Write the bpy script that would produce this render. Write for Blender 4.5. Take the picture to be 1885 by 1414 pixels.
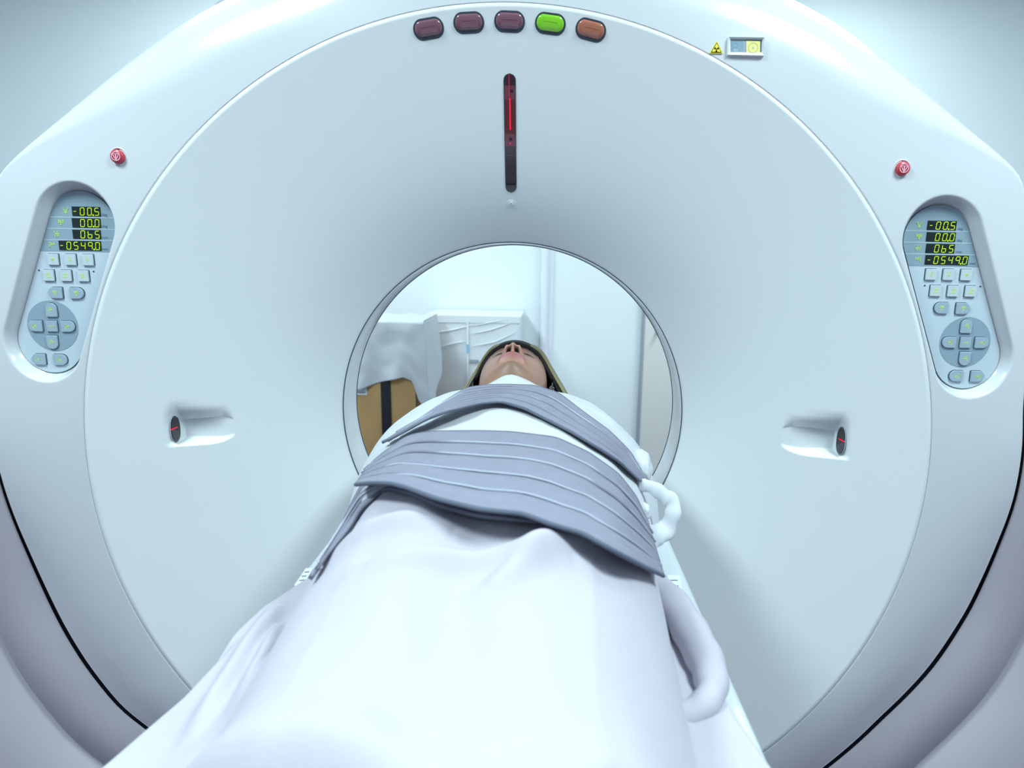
import bpy, math, random
import numpy as np
from mathutils import Vector, noise
random.seed(4)
for o in list(bpy.data.objects): bpy.data.objects.remove(o)
SC = bpy.context.scene; COL = SC.collection
PI = math.pi
ZA = 1.05                       # height of the bore axis above the floor
# ------------------------------------------------------------------ camera
W, H, F = 1885, 1414, 1150.0
CAM = np.array([.0671, -1.2882, ZA + .3153]); PITCH = .1884; ROLL = .0176; PX0 = 1002.6; PY0 = 707.0
cd = bpy.data.cameras.new('camera'); cam = bpy.data.objects.new('camera', cd); COL.objects.link(cam)
cd.sensor_fit = 'HORIZONTAL'; cd.sensor_width = 36; cd.lens = F / W * 36; cd.shift_x = -(PX0 - W / 2) / W
cd.clip_start = .02
_d = np.array([0, math.cos(PITCH), -math.sin(PITCH)]); _r = np.array([1., 0, 0]); _u = np.cross(_r, _d)
_r2 = _r * math.cos(ROLL) + _u * math.sin(ROLL); _u2 = -_r * math.sin(ROLL) + _u * math.cos(ROLL)
from mathutils import Matrix
cam.matrix_world = Matrix(((_r2[0], _u2[0], -_d[0], CAM[0]), (_r2[1], _u2[1], -_d[1], CAM[1]), (_r2[2], _u2[2], -_d[2], CAM[2]), (0, 0, 0, 1)))
SC.camera = cam
def ray(px, py):
    v = _d + _r2 * ((px - PX0) / F) + _u2 * ((PY0 - py) / F)
    return v
def aty(px, py, y):             # point of the plane y=const seen at that place
    v = ray(px, py); return CAM + v * ((y - CAM[1]) / v[1])
def atz(px, py, z):
    v = ray(px, py); return CAM + v * ((z - CAM[2]) / v[2])
def sc(px, py, y):              # metres per pixel there
    v = ray(px, py); return (y - CAM[1]) / v[1] / F
cd.dof.use_dof = True; cd.dof.focus_distance = 1.25; cd.dof.aperture_fstop = 4.5
# ------------------------------------------------------------------ light
wd = bpy.data.worlds.new('world'); SC.world = wd; wd.use_nodes = True
wd.node_tree.nodes['Background'].inputs[0].default_value = (.6, .75, .9, 1); wd.node_tree.nodes['Background'].inputs[1].default_value = .3
SC.view_settings.view_transform = 'Standard'; SC.view_settings.look = 'None'; SC.view_settings.gamma = 1
SC.view_settings.use_curve_mapping = False; SC.view_settings.exposure = 0.03
ROOMH = 3.0
LIGHTS = [(-1.3, -1.2, 66), (1.3, -1.2, 66), (-1.25, -3.1, 7), (1.25, -3.1, 7), (-1.45, 1.2, 43), (1.5, 1.2, 40)]
for i, (x, y, e) in enumerate(LIGHTS):
    l = bpy.data.lights.new('ceiling_lamp', 'AREA'); l.shape = 'RECTANGLE'; l.size = .5; l.size_y = 1.2 if abs(y) > 2 or y > 0 else .7
    l.energy = e; l.color = (.78, .97, 1.0)
    o = bpy.data.objects.new('ceiling_lamp', l); COL.objects.link(o); o.location = (x, y, ROOMH - .03)
# ------------------------------------------------------------------ materials
def mat(name, col, rough=.5, metal=0, spec=.5, noise_amt=0, noise_scale=20, bump=0, bump_scale=200, coat=0, emit=None, es=1, trans=0, sheen=0, vcol=None, sss=0):
    m = bpy.data.materials.new(name); m.use_nodes = True; nt = m.node_tree; b = nt.nodes['Principled BSDF']
    b.inputs['Base Color'].default_value = (*col, 1); b.inputs['Roughness'].default_value = rough
    b.inputs['Metallic'].default_value = metal; b.inputs['Specular IOR Level'].default_value = spec
    b.inputs['Coat Weight'].default_value = coat; b.inputs['Transmission Weight'].default_value = trans
    b.inputs['Sheen Weight'].default_value = sheen
    if sss: b.inputs['Subsurface Weight'].default_value = sss; b.inputs['Subsurface Scale'].default_value = .01
    if emit: b.inputs['Emission Color'].default_value = (*emit, 1); b.inputs['Emission Strength'].default_value = es
    tc = nt.nodes.new('ShaderNodeTexCoord')
    if noise_amt:
        n = nt.nodes.new('ShaderNodeTexNoise'); n.inputs['Scale'].default_value = noise_scale; n.inputs['Detail'].default_value = 4
        nt.links.new(tc.outputs['Object'], n.inputs['Vector'])
        mx = nt.nodes.new('ShaderNodeMix'); mx.data_type = 'RGBA'
        mx.inputs[6].default_value = (*[max(0, c * (1 - noise_amt)) for c in col], 1); mx.inputs[7].default_value = (*[min(1, c * (1 + noise_amt)) for c in col], 1)
        nt.links.new(n.outputs['Fac'], mx.inputs[0]); nt.links.new(mx.outputs[2], b.inputs['Base Color'])
    if vcol:
        a = nt.nodes.new('ShaderNodeVertexColor'); a.layer_name = vcol; nt.links.new(a.outputs['Color'], b.inputs['Base Color'])
    if bump:
        n2 = nt.nodes.new('ShaderNodeTexNoise'); n2.inputs['Scale'].default_value = bump_scale; n2.inputs['Detail'].default_value = 3
        nt.links.new(tc.outputs['Object'], n2.inputs['Vector'])
        bp = nt.nodes.new('ShaderNodeBump'); bp.inputs['Strength'].default_value = bump; bp.inputs['Distance'].default_value = .002
        nt.links.new(n2.outputs['Fac'], bp.inputs['Height']); nt.links.new(bp.outputs['Normal'], b.inputs['Normal'])
    return m
M = dict(
    shell=mat('white_moulded_plastic', (.72, .775, .785), .42, spec=.4, noise_amt=.012, noise_scale=6),
    ring=mat('white_cover_plastic', (.605, .64, .672), .22, spec=.6, noise_amt=.012, noise_scale=6),
    housing=mat('grey_white_plastic', (.46, .445, .49), .4),
    black=mat('black_rubber', (.006, .006, .012), .6, spec=.2),
    grey=mat('grey_plastic', (.33, .37, .42), .5),
    band=mat('clear_bore_ring', (.74, .78, .82), .12, metal=.1, spec=.9, noise_amt=.12, noise_scale=9),
    bandedge=mat('dark_edge_seal', (.06, .08, .12), .4),
    plate=mat('panel_pale_grey', (.50, .60, .67), .4),
    plated=mat('panel_blue_grey', (.25, .35, .42), .4),
    line=mat('panel_divider_line', (.55, .66, .72), .5),
    btn=mat('button_pale_grey', (.50, .59, .62), .35),
    btnb=mat('button_blue_grey', (.32, .42, .50), .35),
    btnedge=mat('button_well', (.05, .08, .11), .5),
    ink=mat('yellow_green_ink', (.50, .80, .12), .5),
    led=mat('green_lit_segment', (.3, .5, .0), .5, emit=(.55, .95, .005), es=.95),
    screen=mat('black_display', (.012, .02, .02), .2),
    txt=mat('grey_print', (.10, .16, .22), .6),
    red=mat('red_push_button', (.55, .045, .07), .35, coat=.3),
    pinkmark=mat('pale_pink_print', (.85, .55, .65), .5),
    yellow=mat('yellow_sticker', (.90, .80, .04), .5),
    yellowb=mat('pale_yellow_shutter', (.82, .85, .22), .5),
    shutter=mat('grey_blue_film', (.22, .36, .44), .3),
    mauve=mat('mauve_lens', (.20, .085, .12), .15, coat=.5, spec=.6),
    green=mat('green_lit_lens', (.18, .55, .02), .15, coat=.5, emit=(.18, .50, .0), es=.18),
    amber=mat('amber_lens', (.42, .15, .09), .15, coat=.5),
    bezel=mat('dark_bezel', (.045, .06, .08), .2, coat=.5),
    slit=mat('smoked_window', (.022, .010, .022), .15, coat=.3),
    slitred=mat('red_smoked_window', (.09, .006, .016), .15, coat=.3),
    slitrose=mat('rose_smoked_window', (.15, .03, .055), .2, coat=.3),
    laser=mat('lit_red_laser', (.8, 0, .02), .4, emit=(1, .0, .04), es=.9),
    laserdim=mat('faint_red_laser', (.5, 0, .02), .4, emit=(.5, .01, .05), es=.35),
    couch=mat('couch_white_plastic', (.62, .68, .71), .35),
    mattress=mat('grey_vinyl_mattress', (.22, .26, .33), .5),
    sheet=mat('white_cotton_sheet', (.495, .48, .545), .9, spec=.15, bump=.25, bump_scale=900),
    gown=mat('white_hospital_gown', (.58, .61, .65), .9, spec=.15, bump=.3, bump_scale=700),
    strap=mat('blue_grey_webbing', (.265, .272, .345), .8, spec=.2, noise_amt=.10, noise_scale=60, bump=.5, bump_scale=1200),
    binding=mat('slate_binding', (.10, .12, .17), .7),
    piping=mat('pale_stitched_piping', (.42, .47, .55), .7),
    skin=mat('skin', (.5, .3, .22), .42, spec=.45, vcol='tint', sss=.12),
    hair=mat('black_hair', (.008, .008, .010), .35),
    beige=mat('beige_strap_shell', (.38, .33, .17), .6),
    foam=mat('black_foam', (.012, .011, .012), .7),
    wall=mat('painted_wall', (.79, .86, .875), .7, spec=.2, bump=.1, bump_scale=60),
    ceil=mat('ceiling_paint', (.80, .82, .84), .9),
    walls=mat('side_wall_paint', (.58, .61, .66), .7),
    wallg=mat('greyer_wall_paint', (.30, .32, .35), .7),
    floorm=mat('vinyl_floor', (.16, .10, .175), .45, noise_amt=.06, noise_scale=5),
    card=mat('brown_cardboard', (.50, .31, .13), .75, noise_amt=.06, noise_scale=12),
    cardtop=mat('dark_packing_strap', (.012, .014, .02), .5),
    paper=mat('white_label', (.78, .82, .86), .6),
    film=mat('white_plastic_wrap', (.76, .80, .84), .28, spec=.6, bump=.3, bump_scale=9),
    bluetape=mat('blue_tape', (.25, .55, .80), .5),
    door=mat('beige_door_panel', (.72, .72, .69), .5),
    trimm=mat('white_conduit', (.80, .83, .88), .5),
    lampf=mat('lamp_frame', (.8, .8, .8), .5),
)
# ------------------------------------------------------------------ builders
class MB:
    def __init__(s): s.v = []; s.f = []; s.m = []; s.mats = []; s.flat = []
    def slot(s, m):
        if m not in s.mats: s.mats.append(m)
        return s.mats.index(m)
    def add(s, vs, fs, m, flat=False):
        k = len(s.v); s.v += [tuple(map(float, p)) for p in vs]; i = s.slot(m)
        for f in fs: s.f.append(tuple(k + a for a in f)); s.m.append(i); s.flat.append(flat)
    def grid(s, G, m, wu=False, wv=False):
        nu, nv = G.shape[:2]; vs = G.reshape(-1, 3); fs = []
        for i in range(nu if wu else nu - 1):
            for j in range(nv if wv else nv - 1):
                a = i * nv + j; b = i * nv + (j + 1) % nv; c = ((i + 1) % nu) * nv + (j + 1) % nv; d = ((i + 1) % nu) * nv + j
                fs.append((a, b, c, d))
        s.add(vs, fs, m)
    def box(s, c, d, m):
        x, y, z = c; a, b, e = d[0] / 2, d[1] / 2, d[2] / 2
        vs = [(x + i * a, y + j * b, z + k * e) for i in (-1, 1) for j in (-1, 1) for k in (-1, 1)]
        s.add(vs, [(0, 1, 3, 2), (4, 6, 7, 5), (0, 4, 5, 1), (2, 3, 7, 6), (0, 2, 6, 4), (1, 5, 7, 3)], m, True)
    def prism(s, pts, y0, y1, m, bev=0, side=None):   # outline in x,z ; y0 = front (towards the viewer side), y1 = back
        n = len(pts); c = (sum(p[0] for p in pts) / n, sum(p[1] for p in pts) / n)
        rows = [(y1, 0), (y0 + bev, 0)]
        if bev: rows += [(y0 + bev * .3, bev * .3), (y0, bev)]
        vs = []
        for (y, ins) in rows:
            for (x, z) in pts:
                L = math.hypot(x - c[0], z - c[1]) or 1; k = max(0, 1 - ins / L); vs.append((c[0] + (x - c[0]) * k, y, c[1] + (z - c[1]) * k))
        fs = []
        for r in range(len(rows) - 1):
            for i in range(n): j = (i + 1) % n; fs.append((r * n + i, r * n + j, (r + 1) * n + j, (r + 1) * n + i))
        s.add(vs, fs, side or m, True)
        k = (len(rows) - 1) * n; s.add(vs[k:k + n], [tuple(range(n))], m, True)
    def tube(s, path, r, m, n=10, caps=True, sx=1, sz=1):
        P = [Vector(p) for p in path]; R = r if hasattr(r, '__len__') else [r] * len(P); G = []
        up = Vector((.13, .21, .97)); prev = None
        for i, p in enumerate(P):
            t = (P[min(i + 1, len(P) - 1)] - P[max(i - 1, 0)]).normalized()
            a = t.cross(up if prev is None else prev)
            if prev is not None: a = prev - t * prev.dot(t)
            a.normalize(); b = t.cross(a); prev = a
            G.append([tuple(p + (a * math.cos(q) * sx + b * math.sin(q) * sz) * R[i]) for q in [2 * PI * k / n for k in range(n)]])
        s.grid(np.array(G), m, wv=True)
        if caps:
            for g in (G[0], G[-1]): s.add(g, [tuple(range(n))], m)
    def build(s, name, parent=None, sub=0, solid=0, label=None):
        me = bpy.data.meshes.new(name); me.from_pydata(s.v, [], s.f)
        for m in s.mats: me.materials.append(m)
        me.polygons.foreach_set('material_index', s.m); me.polygons.foreach_set('use_smooth', [not f for f in s.flat]); me.update()
        o = bpy.data.objects.new(name, me); COL.objects.link(o)
        if parent: o.parent = parent; o.matrix_parent_inverse = parent.matrix_world.inverted()
        if solid: q = o.modifiers.new('solid', 'SOLIDIFY'); q.thickness = solid; q.offset = 0
        if sub: q = o.modifiers.new('sub', 'SUBSURF'); q.levels = q.render_levels = sub
        if label: o['label'] = label
        return o
def tag(o, label=None, cat=None, group=None, kind=None):
    for k, v in (('label', label), ('category', cat), ('group', group), ('kind', kind)):
        if v: o[k] = v
    return o
def thing(name, loc, label, cat, group=None):
    o = bpy.data.objects.new(name, None); COL.objects.link(o); o.location = loc; o.empty_display_size = .1
    bpy.context.view_layer.update(); return tag(o, label, cat, group)
def smooth(a, b, x):
    t = np.clip((x - a) / (b - a), 0, 1); return t * t * (3 - 2 * t)
def rrect(cx, cz, w, h, r, n=4, rot=0):
    pts = []
    for (sx, sz, a0) in ((1, 1, 0), (-1, 1, 90), (-1, -1, 180), (1, -1, 270)):
        for k in range(n + 1):
            a = math.radians(a0 + 90 * k / n); pts.append((sx * (w / 2 - r) + r * math.cos(a), sz * (h / 2 - r) + r * math.sin(a)))
    c, s_ = math.cos(rot), math.sin(rot)
    return [(cx + x * c - z * s_, cz + x * s_ + z * c) for x, z in pts]
# ------------------------------------------------------------------ room
def struct(name, c, d, m):
    b = MB(); b.box(c, d, m); return tag(b.build(name), kind='structure')
XL, XR, YB, YF = -3.14, 3.1, 2.45, -4.2
struct('floor', ((XL + XR) / 2, (YB + YF) / 2, -.05), (XR - XL + .2, YB - YF + .2, .1), M['floorm'])
struct('ceiling', ((XL + XR) / 2, (YB + YF) / 2, ROOMH + .05), (XR - XL + .2, YB - YF + .2, .1), M['ceil'])
struct('wall_back', ((XL + XR) / 2, YB + .05, ROOMH / 2), (XR - XL + .2, .1, ROOMH), M['wall'])
struct('wall_front', ((XL + XR) / 2, YF - .05, ROOMH / 2), (XR - XL + .2, .1, ROOMH), M['wallg'])
struct('wall_left', (XL - .05, (YB + YF) / 2, ROOMH / 2), (.1, YB - YF, ROOMH), M['walls'])
struct('wall_right', (XR + .05, (YB + YF) / 2, ROOMH / 2), (.1, YB - YF, ROOMH), M['walls'])
p = aty(1002, 560, YB)
b = MB(); b.tube([(p[0], YB - .018, 0), (p[0], YB - .018, ROOMH)], .024, M['trimm'], 14); b.box((p[0] + .035, YB - .006, ROOMH / 2), (.03, .012, ROOMH), M['trimm'])
tag(b.build('trim_1'), kind='structure')
p = aty(1187, 600, YB - .04)
b = MB(); b.box((p[0] + .45, YB - .02, 1.05), (.9, .04, 2.1), M['door']); b.box((p[0] - .006, YB - .022, 1.05), (.012, .044, 2.1), M['grey'])
dr = tag(b.build('door_1'), kind='structure')
b = MB(); b.tube([(p[0] + .08, YB - .04, 1.0), (p[0] + .08, YB - .09, 1.0)], .012, M['grey']); b.build('door_handle', dr)
for i, (x, y, e) in enumerate(LIGHTS):
    b = MB()
    for (dx, dy, w_, h_) in ((-.315, 0, .03, 1.26), (.315, 0, .03, 1.26), (0, -.615, .6, .03), (0, .615, .6, .03)):
        b.box((x + dx, y + dy, ROOMH - .0175), (w_, h_, .035), M['lampf'])
    tag(b.build('ceiling_light'), 'rectangular recessed ceiling light ' + ['above the left side of the couch', 'above the right side of the couch', 'left of the two far behind the couch', 'right of the two far behind the couch', 'behind the scanner on the left', 'behind the scanner on the right'][i], 'ceiling light', 'recessed ceiling lights')
# ------------------------------------------------------------------ CT scanner
CT = thing('ct_scanner', (0, .2, 0), 'large white ring-shaped CT scanner standing around the open bore', 'scanner')
RB = .36; RX, RZ, ZC, YD = .7896, .8043, -.0675, .1654
def gfun(t): t = np.clip(t, 0, 1.2); return .74 * t + .26 * (1 - (1 - np.clip(t, 0, 1)) ** 5)
def disc_y(x, z):       # z relative to the bore axis
    lo, hi = 0., 1.3
    for _ in range(40):
        t = (lo + hi) / 2; rx = RB + (RX - RB) * t; rz = RB + (RZ - RB) * t
        if (x / rx) ** 2 + ((z - ZC * t) / rz) ** 2 > 1: lo = t
        else: hi = t
    return -YD * float(gfun(t))
def on_disc(px, py):
    y = -YD * .9
    for _ in range(12): q = aty(px, py, y); y = disc_y(q[0], q[2] - ZA)
    return aty(px, py, y)
def scoop(side):       # corners of the moulded laser recess, in world x,z
    if side < 0: a, b_, c, d = on_disc(311, 789), on_disc(432, 786), on_disc(370, 757), on_disc(370, 820)
    else: a, b_, c, d = on_disc(1559, 810), on_disc(1438, 806), on_disc(1500, 775), on_disc(1500, 842)
    return a[0], b_[0], c[2], d[2]
SCO = {-1: scoop(-1), 1: scoop(1)}
SDEP = .034
def scoop_d(x, z, side):
    xa, xb, zt, zb = SCO[side]; u = (x - xa) / (xb - xa); zc = (zt + zb) / 2; hz = (zt - zb) / 2
    uu = np.clip(u, 0, 1); wall = smooth(0, .075, u)
    half = hz * np.where(uu < .55, 1, np.sqrt(np.clip(1 - ((uu - .55) / .47) ** 2 * .75, 0, 1)))
    v = np.abs(z - zc) / half
    lat = 1 - smooth(.62, 1.0, v)
    ramp = np.clip(1 - (uu - .05) / .95, 0, 1) ** .85
    return SDEP * wall * lat * ramp * (u < 1)
ts = np.concatenate([np.linspace(0, .12, 16), np.linspace(.13, .30, 12), np.linspace(.305, .66, 160), np.linspace(.68, 1, 20)])
fine = .075
th = np.concatenate([np.linspace(-fine, fine, 90), np.linspace(fine, PI - fine, 120)[1:-1], np.linspace(PI - fine, PI + fine, 90), np.linspace(PI + fine, 2 * PI - fine, 120)[1:-1]])
T, TH = np.meshgrid(ts, th, indexing='ij')
X = (RB + (RX - RB) * T) * np.cos(TH); Z = ZC * T + (RB + (RZ - RB) * T) * np.sin(TH) + ZA
Y = -YD * gfun(T)
for sd in (-1, 1):
    D = scoop_d(X, Z, sd); Y = Y + np.where((X * sd > 0) & (np.abs(Z - SCO[sd][2]) < .2), D, 0)
G = np.stack([X, Y, Z], -1)
lip0 = G[:1].copy(); lip0[..., 1] += .012
e1 = G[-1:].copy(); e1[..., 1] += .0010; e1[..., 0] *= 1.0004
e2 = e1.copy(); e2[..., 1] += .005
b = MB(); b.grid(np.concatenate([lip0, G, e1, e2]), M['shell'], wv=True); b.build('front_funnel_cover', CT)
# bore ring and liner
def circ_rows(rows, m, n=160):
    g = np.array([[[r * math.cos(a), y, ZA + r * math.sin(a)] for a in np.linspace(0, 2 * PI, n, endpoint=False)] for r, y in rows])
    b = MB(); b.grid(g, m, wv=True); return b
b = circ_rows([(.3585, .004), (.3575, .088), (.3565, .090)], M['band'])
for (r0, y0) in ((.3592, .0015), (.3568, .0895)):
    b.tube([(r0 * math.cos(a), y0, ZA + r0 * math.sin(a)) for a in np.linspace(0, 2 * PI, 160)], .0012, M['bandedge'], 6, False)
b.build('bore_ring', CT, label='clear shiny ring lining the bore')
circ_rows([(.358, .092), (.40, .12), (.55, .30), (.64, .50), (.68, .52), (.80, .56)], M['shell']).build('rear_funnel_cover', CT)
# outline of the ring cover
YO = -YD + .035
outp = []
for a in np.linspace(math.atan2(712, 928), PI - math.atan2(712, 932), 60):   # upper arc
    outp.append((940 + 1175 * math.cos(a), 1052 - 1175 * math.sin(a)))
outp = [p for p in outp if p[1] < 345]
outp += [(9, 352), (0, 390), (-4, 450), (-3, 560), (2, 720), (11, 860), (22, 920), (49, 1016), (93, 1130), (152, 1230), (216, 1310), (282, 1361), (365, 1415)]
outp += [(1532, 1414), (1626, 1330), (1715, 1240), (1788, 1130), (1835, 1000), (1855, 925), (1867, 750), (1872, 660), (1883, 525), (1884, 450), (1876, 385), (1866, 352)]
OW = []
for q in outp:
    P_ = aty(q[0], q[1], YO + .065 * float(smooth(.50, .80, math.sin(math.atan2(770 - q[1], abs(q[0] - 940)))))); OW.append((P_[0], P_[2] - ZA - ZC))
ang = np.array([math.atan2(z, x) % (2 * PI) for x, z in OW]); rho = np.array([math.hypot(x, z) for x, z in OW])
k = np.argsort(ang); ang, rho = ang[k], rho[k]
gapA = (ang > math.radians(222)) & (ang < math.radians(318))
rb = rho[(ang > math.radians(205)) & (ang < math.radians(335))].mean()
def rho_at(a):
    aa = np.concatenate([ang[-3:] - 2 * PI, ang, ang[:3] + 2 * PI]); rr = np.concatenate([rho[-3:], rho, rho[:3]])
    s_ = 0; ws = 0
    for da, w_ in ((-.03, 1), (-.015, 2), (0, 3), (.015, 2), (.03, 1)): s_ = s_ + w_ * np.interp((a + da) % (2 * PI), aa, rr); ws += w_
    return s_ / ws
CAPS = {-1: ((154, 413), (94, 628), 59.5, 59), 1: ((1722, 439), (1779, 657), 60, 59.5)}
RDEP = .020; YP = -YD + .004 + RDEP
CW = {}
for sd, (A, B_, ra, rb_) in CAPS.items():
    a = aty(*A, YP); c = aty(*B_, YP); CW[sd] = (a[0], a[2], c[0], c[2], ra * sc(*A, YP), rb_ * sc(*B_, YP))
def cap_sdf(x, z, sd):
    ax, az, bx, bz, ra, rb_ = CW[sd]; dx, dz = bx - ax, bz - az
    t = np.clip(((x - ax) * dx + (z - az) * dz) / (dx * dx + dz * dz), 0, 1)
    return np.hypot(x - ax - dx * t, z - az - dz * t) - (ra + (rb_ - ra) * t)
def ring_front(u):      # gentle convexity of the ring cover, stronger below
    return -YD + (.010 + .040 * lowk) * u ** 2
f1, f2 = math.radians(6), math.radians(40)
tr = np.concatenate([np.linspace(f1, f2, 260), np.linspace(f2, PI - f2, 90)[1:-1], np.linspace(PI - f2, PI - f1, 260), np.linspace(PI - f1, 2 * PI + f1, 200)[1:-1]])
RO = rho_at(tr); sx_, sz_ = np.cos(tr), np.sin(tr)
SX = (RX + .0011) * sx_; SZ = ZC + (RZ + .0011) * sz_; OX = RO * sx_; OZ = ZC + RO * sz_
Wd = np.hypot(OX - SX, OZ - SZ)
up = smooth(.50, .80, sz_); lowk = smooth(-.1, .35, -sz_)
rr = np.minimum(.007 + .125 * up, Wd * .8)
rows = []
rows.append(np.stack([SX, np.full_like(SX, -YD + .005), SZ + ZA], -1)); rows.append(np.stack([SX, np.full_like(SX, -YD + .0008), SZ + ZA], -1))
for fr in np.linspace(.008, 1, 100):
    dlt = fr * (Wd - rr); k_ = dlt / Wd
    x = SX + (OX - SX) * k_; z = SZ + (OZ - SZ) * k_ + ZA; y = ring_front(k_)
    for sd in (-1, 1):
        sdf = cap_sdf(x, z, sd); mk_ = np.where(x * sd > 0, 1 - smooth(-.0005, .0150, sdf), 0); y = y * (1 - mk_) + (YP + .0015) * mk_
    rows.append(np.stack([x, y, z], -1))
k0 = (Wd - rr) / Wd; yb = ring_front(k0)
for a in np.linspace(.12, PI / 2, 12):
    k_ = (Wd - rr + rr * math.sin(a)) / Wd
    rows.append(np.stack([SX + (OX - SX) * k_, yb + rr * (1 - math.cos(a)), SZ + (OZ - SZ) * k_ + ZA], -1))
last = rows[-1].copy(); back = last.copy(); back[:, 1] = np.where(sz_ > .0, last[:, 1] + .04 + .5 * smooth(.0, .35, sz_), last[:, 1] + .05); rows.append((last + back) / 2); rows.append(back)
b = MB(); b.grid(np.array(rows), M['ring'], wv=True); b.build('ring_cover', CT)
# dark gap and the side housing behind it
def loop(off, y, a0, a1, n=160, lim=None):
    g = []
    for a in np.linspace(a0, a1, n):
        r = float(rho_at(np.array([a]))[0]) + (off(a) if callable(off) else off)
        g.append([r * math.cos(a), y(a) if callable(y) else y, max(.0, ZA + ZC + r * math.sin(a))])
    return g
A0, A1 = PI - math.radians(26), 2 * PI + math.radians(25)
gw = lambda a: .005 + .008 * smooth(-.1, .45, -math.sin(a))
class HY:      # front plane of the housing, following the ring cover's edge
    def __init__(s, k=0): s.k = k
    def __add__(s, o): return HY(s.k + o)
    def __sub__(s, o): return HY(s.k - o)
    def __call__(s, a): return -YD + .010 + .040 * float(smooth(-.1, .35, -math.sin(a))) + .001 + s.k
hy = HY()
b = MB(); b.grid(np.array([loop(-.006, hy + .020, A0, A1), loop(-.004, hy + .032, A0, A1), loop(lambda a: gw(a) + .0005, hy + .032, A0, A1), loop(lambda a: gw(a) + .0005, hy + .0035, A0, A1)]), M['black']); b.build('dark_gap_seal', CT)
ow = lambda a: .03 + .125 * smooth(-.3, .45, -math.sin(a))
b = MB()
b.grid(np.array([loop(lambda a: gw(a) + .001, hy + .06, A0, A1), loop(lambda a: gw(a) + .001, hy + .004, A0, A1), loop(lambda a: gw(a) + .006, hy, A0, A1), loop(lambda a: gw(a) + ow(a) * .5, hy + .002, A0, A1),
                 loop(lambda a: gw(a) + ow(a) * .93, hy + .012, A0, A1), loop(lambda a: gw(a) + ow(a), hy + .03, A0, A1), loop(lambda a: gw(a) + ow(a) + .004, hy + .32, A0, A1)]), M['housing'])
b.build('side_housing', CT)
bo = lambda k: (lambda a: gw(a) + ow(a) - .006 + k * smooth(-.25, .3, -math.sin(a)))
b = MB()
b.grid(np.array([loop(bo(0), hy + .045, A0, A1), loop(bo(.008), hy + .022, A0, A1), loop(bo(.1), hy - .015, A0, A1), loop(bo(.35), hy - .02, A0, A1), loop(bo(.42), hy + .03, A0, A1), loop(bo(.43), hy + .5, A0, A1)]), M['housing'])
b.build('base_skirt', CT)
# rear shell closing the body
tt = np.linspace(0, 2 * PI, 200, endpoint=False); Rr = rho_at(tt)
rows = []
for (k_, y) in ((.995, .10), (.99, .50), (.93, .56), (.78, .56)):
    rows.append(np.stack([Rr * k_ * np.cos(tt), np.full_like(tt, y), np.maximum(.02, ZA + ZC + Rr * k_ * np.sin(tt))], -1))
b = MB(); b.grid(np.array(rows), M['ring'], wv=True); b.build('rear_shell', CT)
# feet
b = MB(); b.box((0, .2, .05), (1.3, .55, .1), M['housing']); b.build('floor_plinth', CT)

def lean(o, P_):       # seat a flat-built fitting on the sloping cover
    k_ = (disc_y(P_[0], P_[2] - ZA + .01) - disc_y(P_[0], P_[2] - ZA - .01)) / .02
    kx = (disc_y(P_[0] + .01, P_[2] - ZA) - disc_y(P_[0] - .01, P_[2] - ZA)) / .02
    for v in o.data.vertices: v.co.y += k_ * (v.co.z - P_[2]) + kx * (v.co.x - P_[0])
# ---- indicator lights
def capsule(cx, cz, w, h, rot, n=14): return rrect(cx, cz, w, h, h / 2 * .98, n, rot)
for (px, py, a, key, lb) in ((789, 53, 11, 'mauve', 'unlit mauve lamp, leftmost of the row'), (863, 42, 5, 'mauve', 'unlit mauve lamp, second from the left'), (938, 40, 0, 'mauve', 'unlit mauve lamp in the middle'),
                         (1013, 44, -5, 'green', 'lit green indicator lamp'), (1087.5, 55.5, -11, 'amber', 'orange-brown indicator lamp')):
    P_ = on_disc(px, py); s_ = sc(px, py, P_[1]); y0 = P_[1]; rot = math.radians(a) - ROLL
    b = MB(); b.prism(capsule(P_[0], P_[2], 57 * s_, 34 * s_, rot), y0 - .0008, y0 + .012, M['bezel'], .0008)
    bz = b.build('indicator_light', CT, label=lb); lean(bz, P_)
    rows = []; 
    for k_, dy in ((1, 0), (.97, -.002), (.9, -.0042), (.78, -.006), (.55, -.0072), (.3, -.0076), (.02, -.0077)):
        hh = 24.5 * s_ * k_; ww = (50 - 24.5) * s_ + hh
        rows.append([(x, y0 - .0012 + dy * .55, z) for x, z in capsule(P_[0], P_[2] + .8 * s_, ww, hh, rot)])
    b = MB(); b.grid(np.array(rows), M[key], wv=True); lean(b.build('lens', bz), P_)
# ---- laser slit in the middle
def strip_on_disc(mb, x0, z0, z1, hw, off, m, n=24, cap=0):
    rows = []
    for k_ in np.linspace(0, 1, n):
        z = z0 + (z1 - z0) * k_; e = min(abs(z - z0), abs(z1 - z)); w_ = hw
        if cap and e < cap: w_ = hw * math.sqrt(max(0, 1 - (1 - e / cap) ** 2)) + 1e-5
        rows.append([(x0 + w_ * c, disc_y(x0, z - ZA) - off, z) for c in (-1, -.5, 0, .5, 1)])
    mb.grid(np.array(rows), m)
def sl(px, py): q = on_disc(px, py); return q
pt_, pb_ = sl(938, 135), sl(941, 355); xs = (pt_[0] + pb_[0]) / 2; s_ = sc(940, 240, pt_[1])
lw = MB(); strip_on_disc(lw, xs, pt_[2], pb_[2], 11.2 * s_, .0006, M['bezel'], 80, 11 * s_); strip_on_disc(lw, xs, pt_[2] - 1 * s_, pb_[2] + 1 * s_, 9.8 * s_, .0012, M['slit'], 80, 10 * s_)
LW = lw.build('laser_window', CT, label='dark slot window with red laser line')
def zz(py): return sl(939, py)[2]
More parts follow.
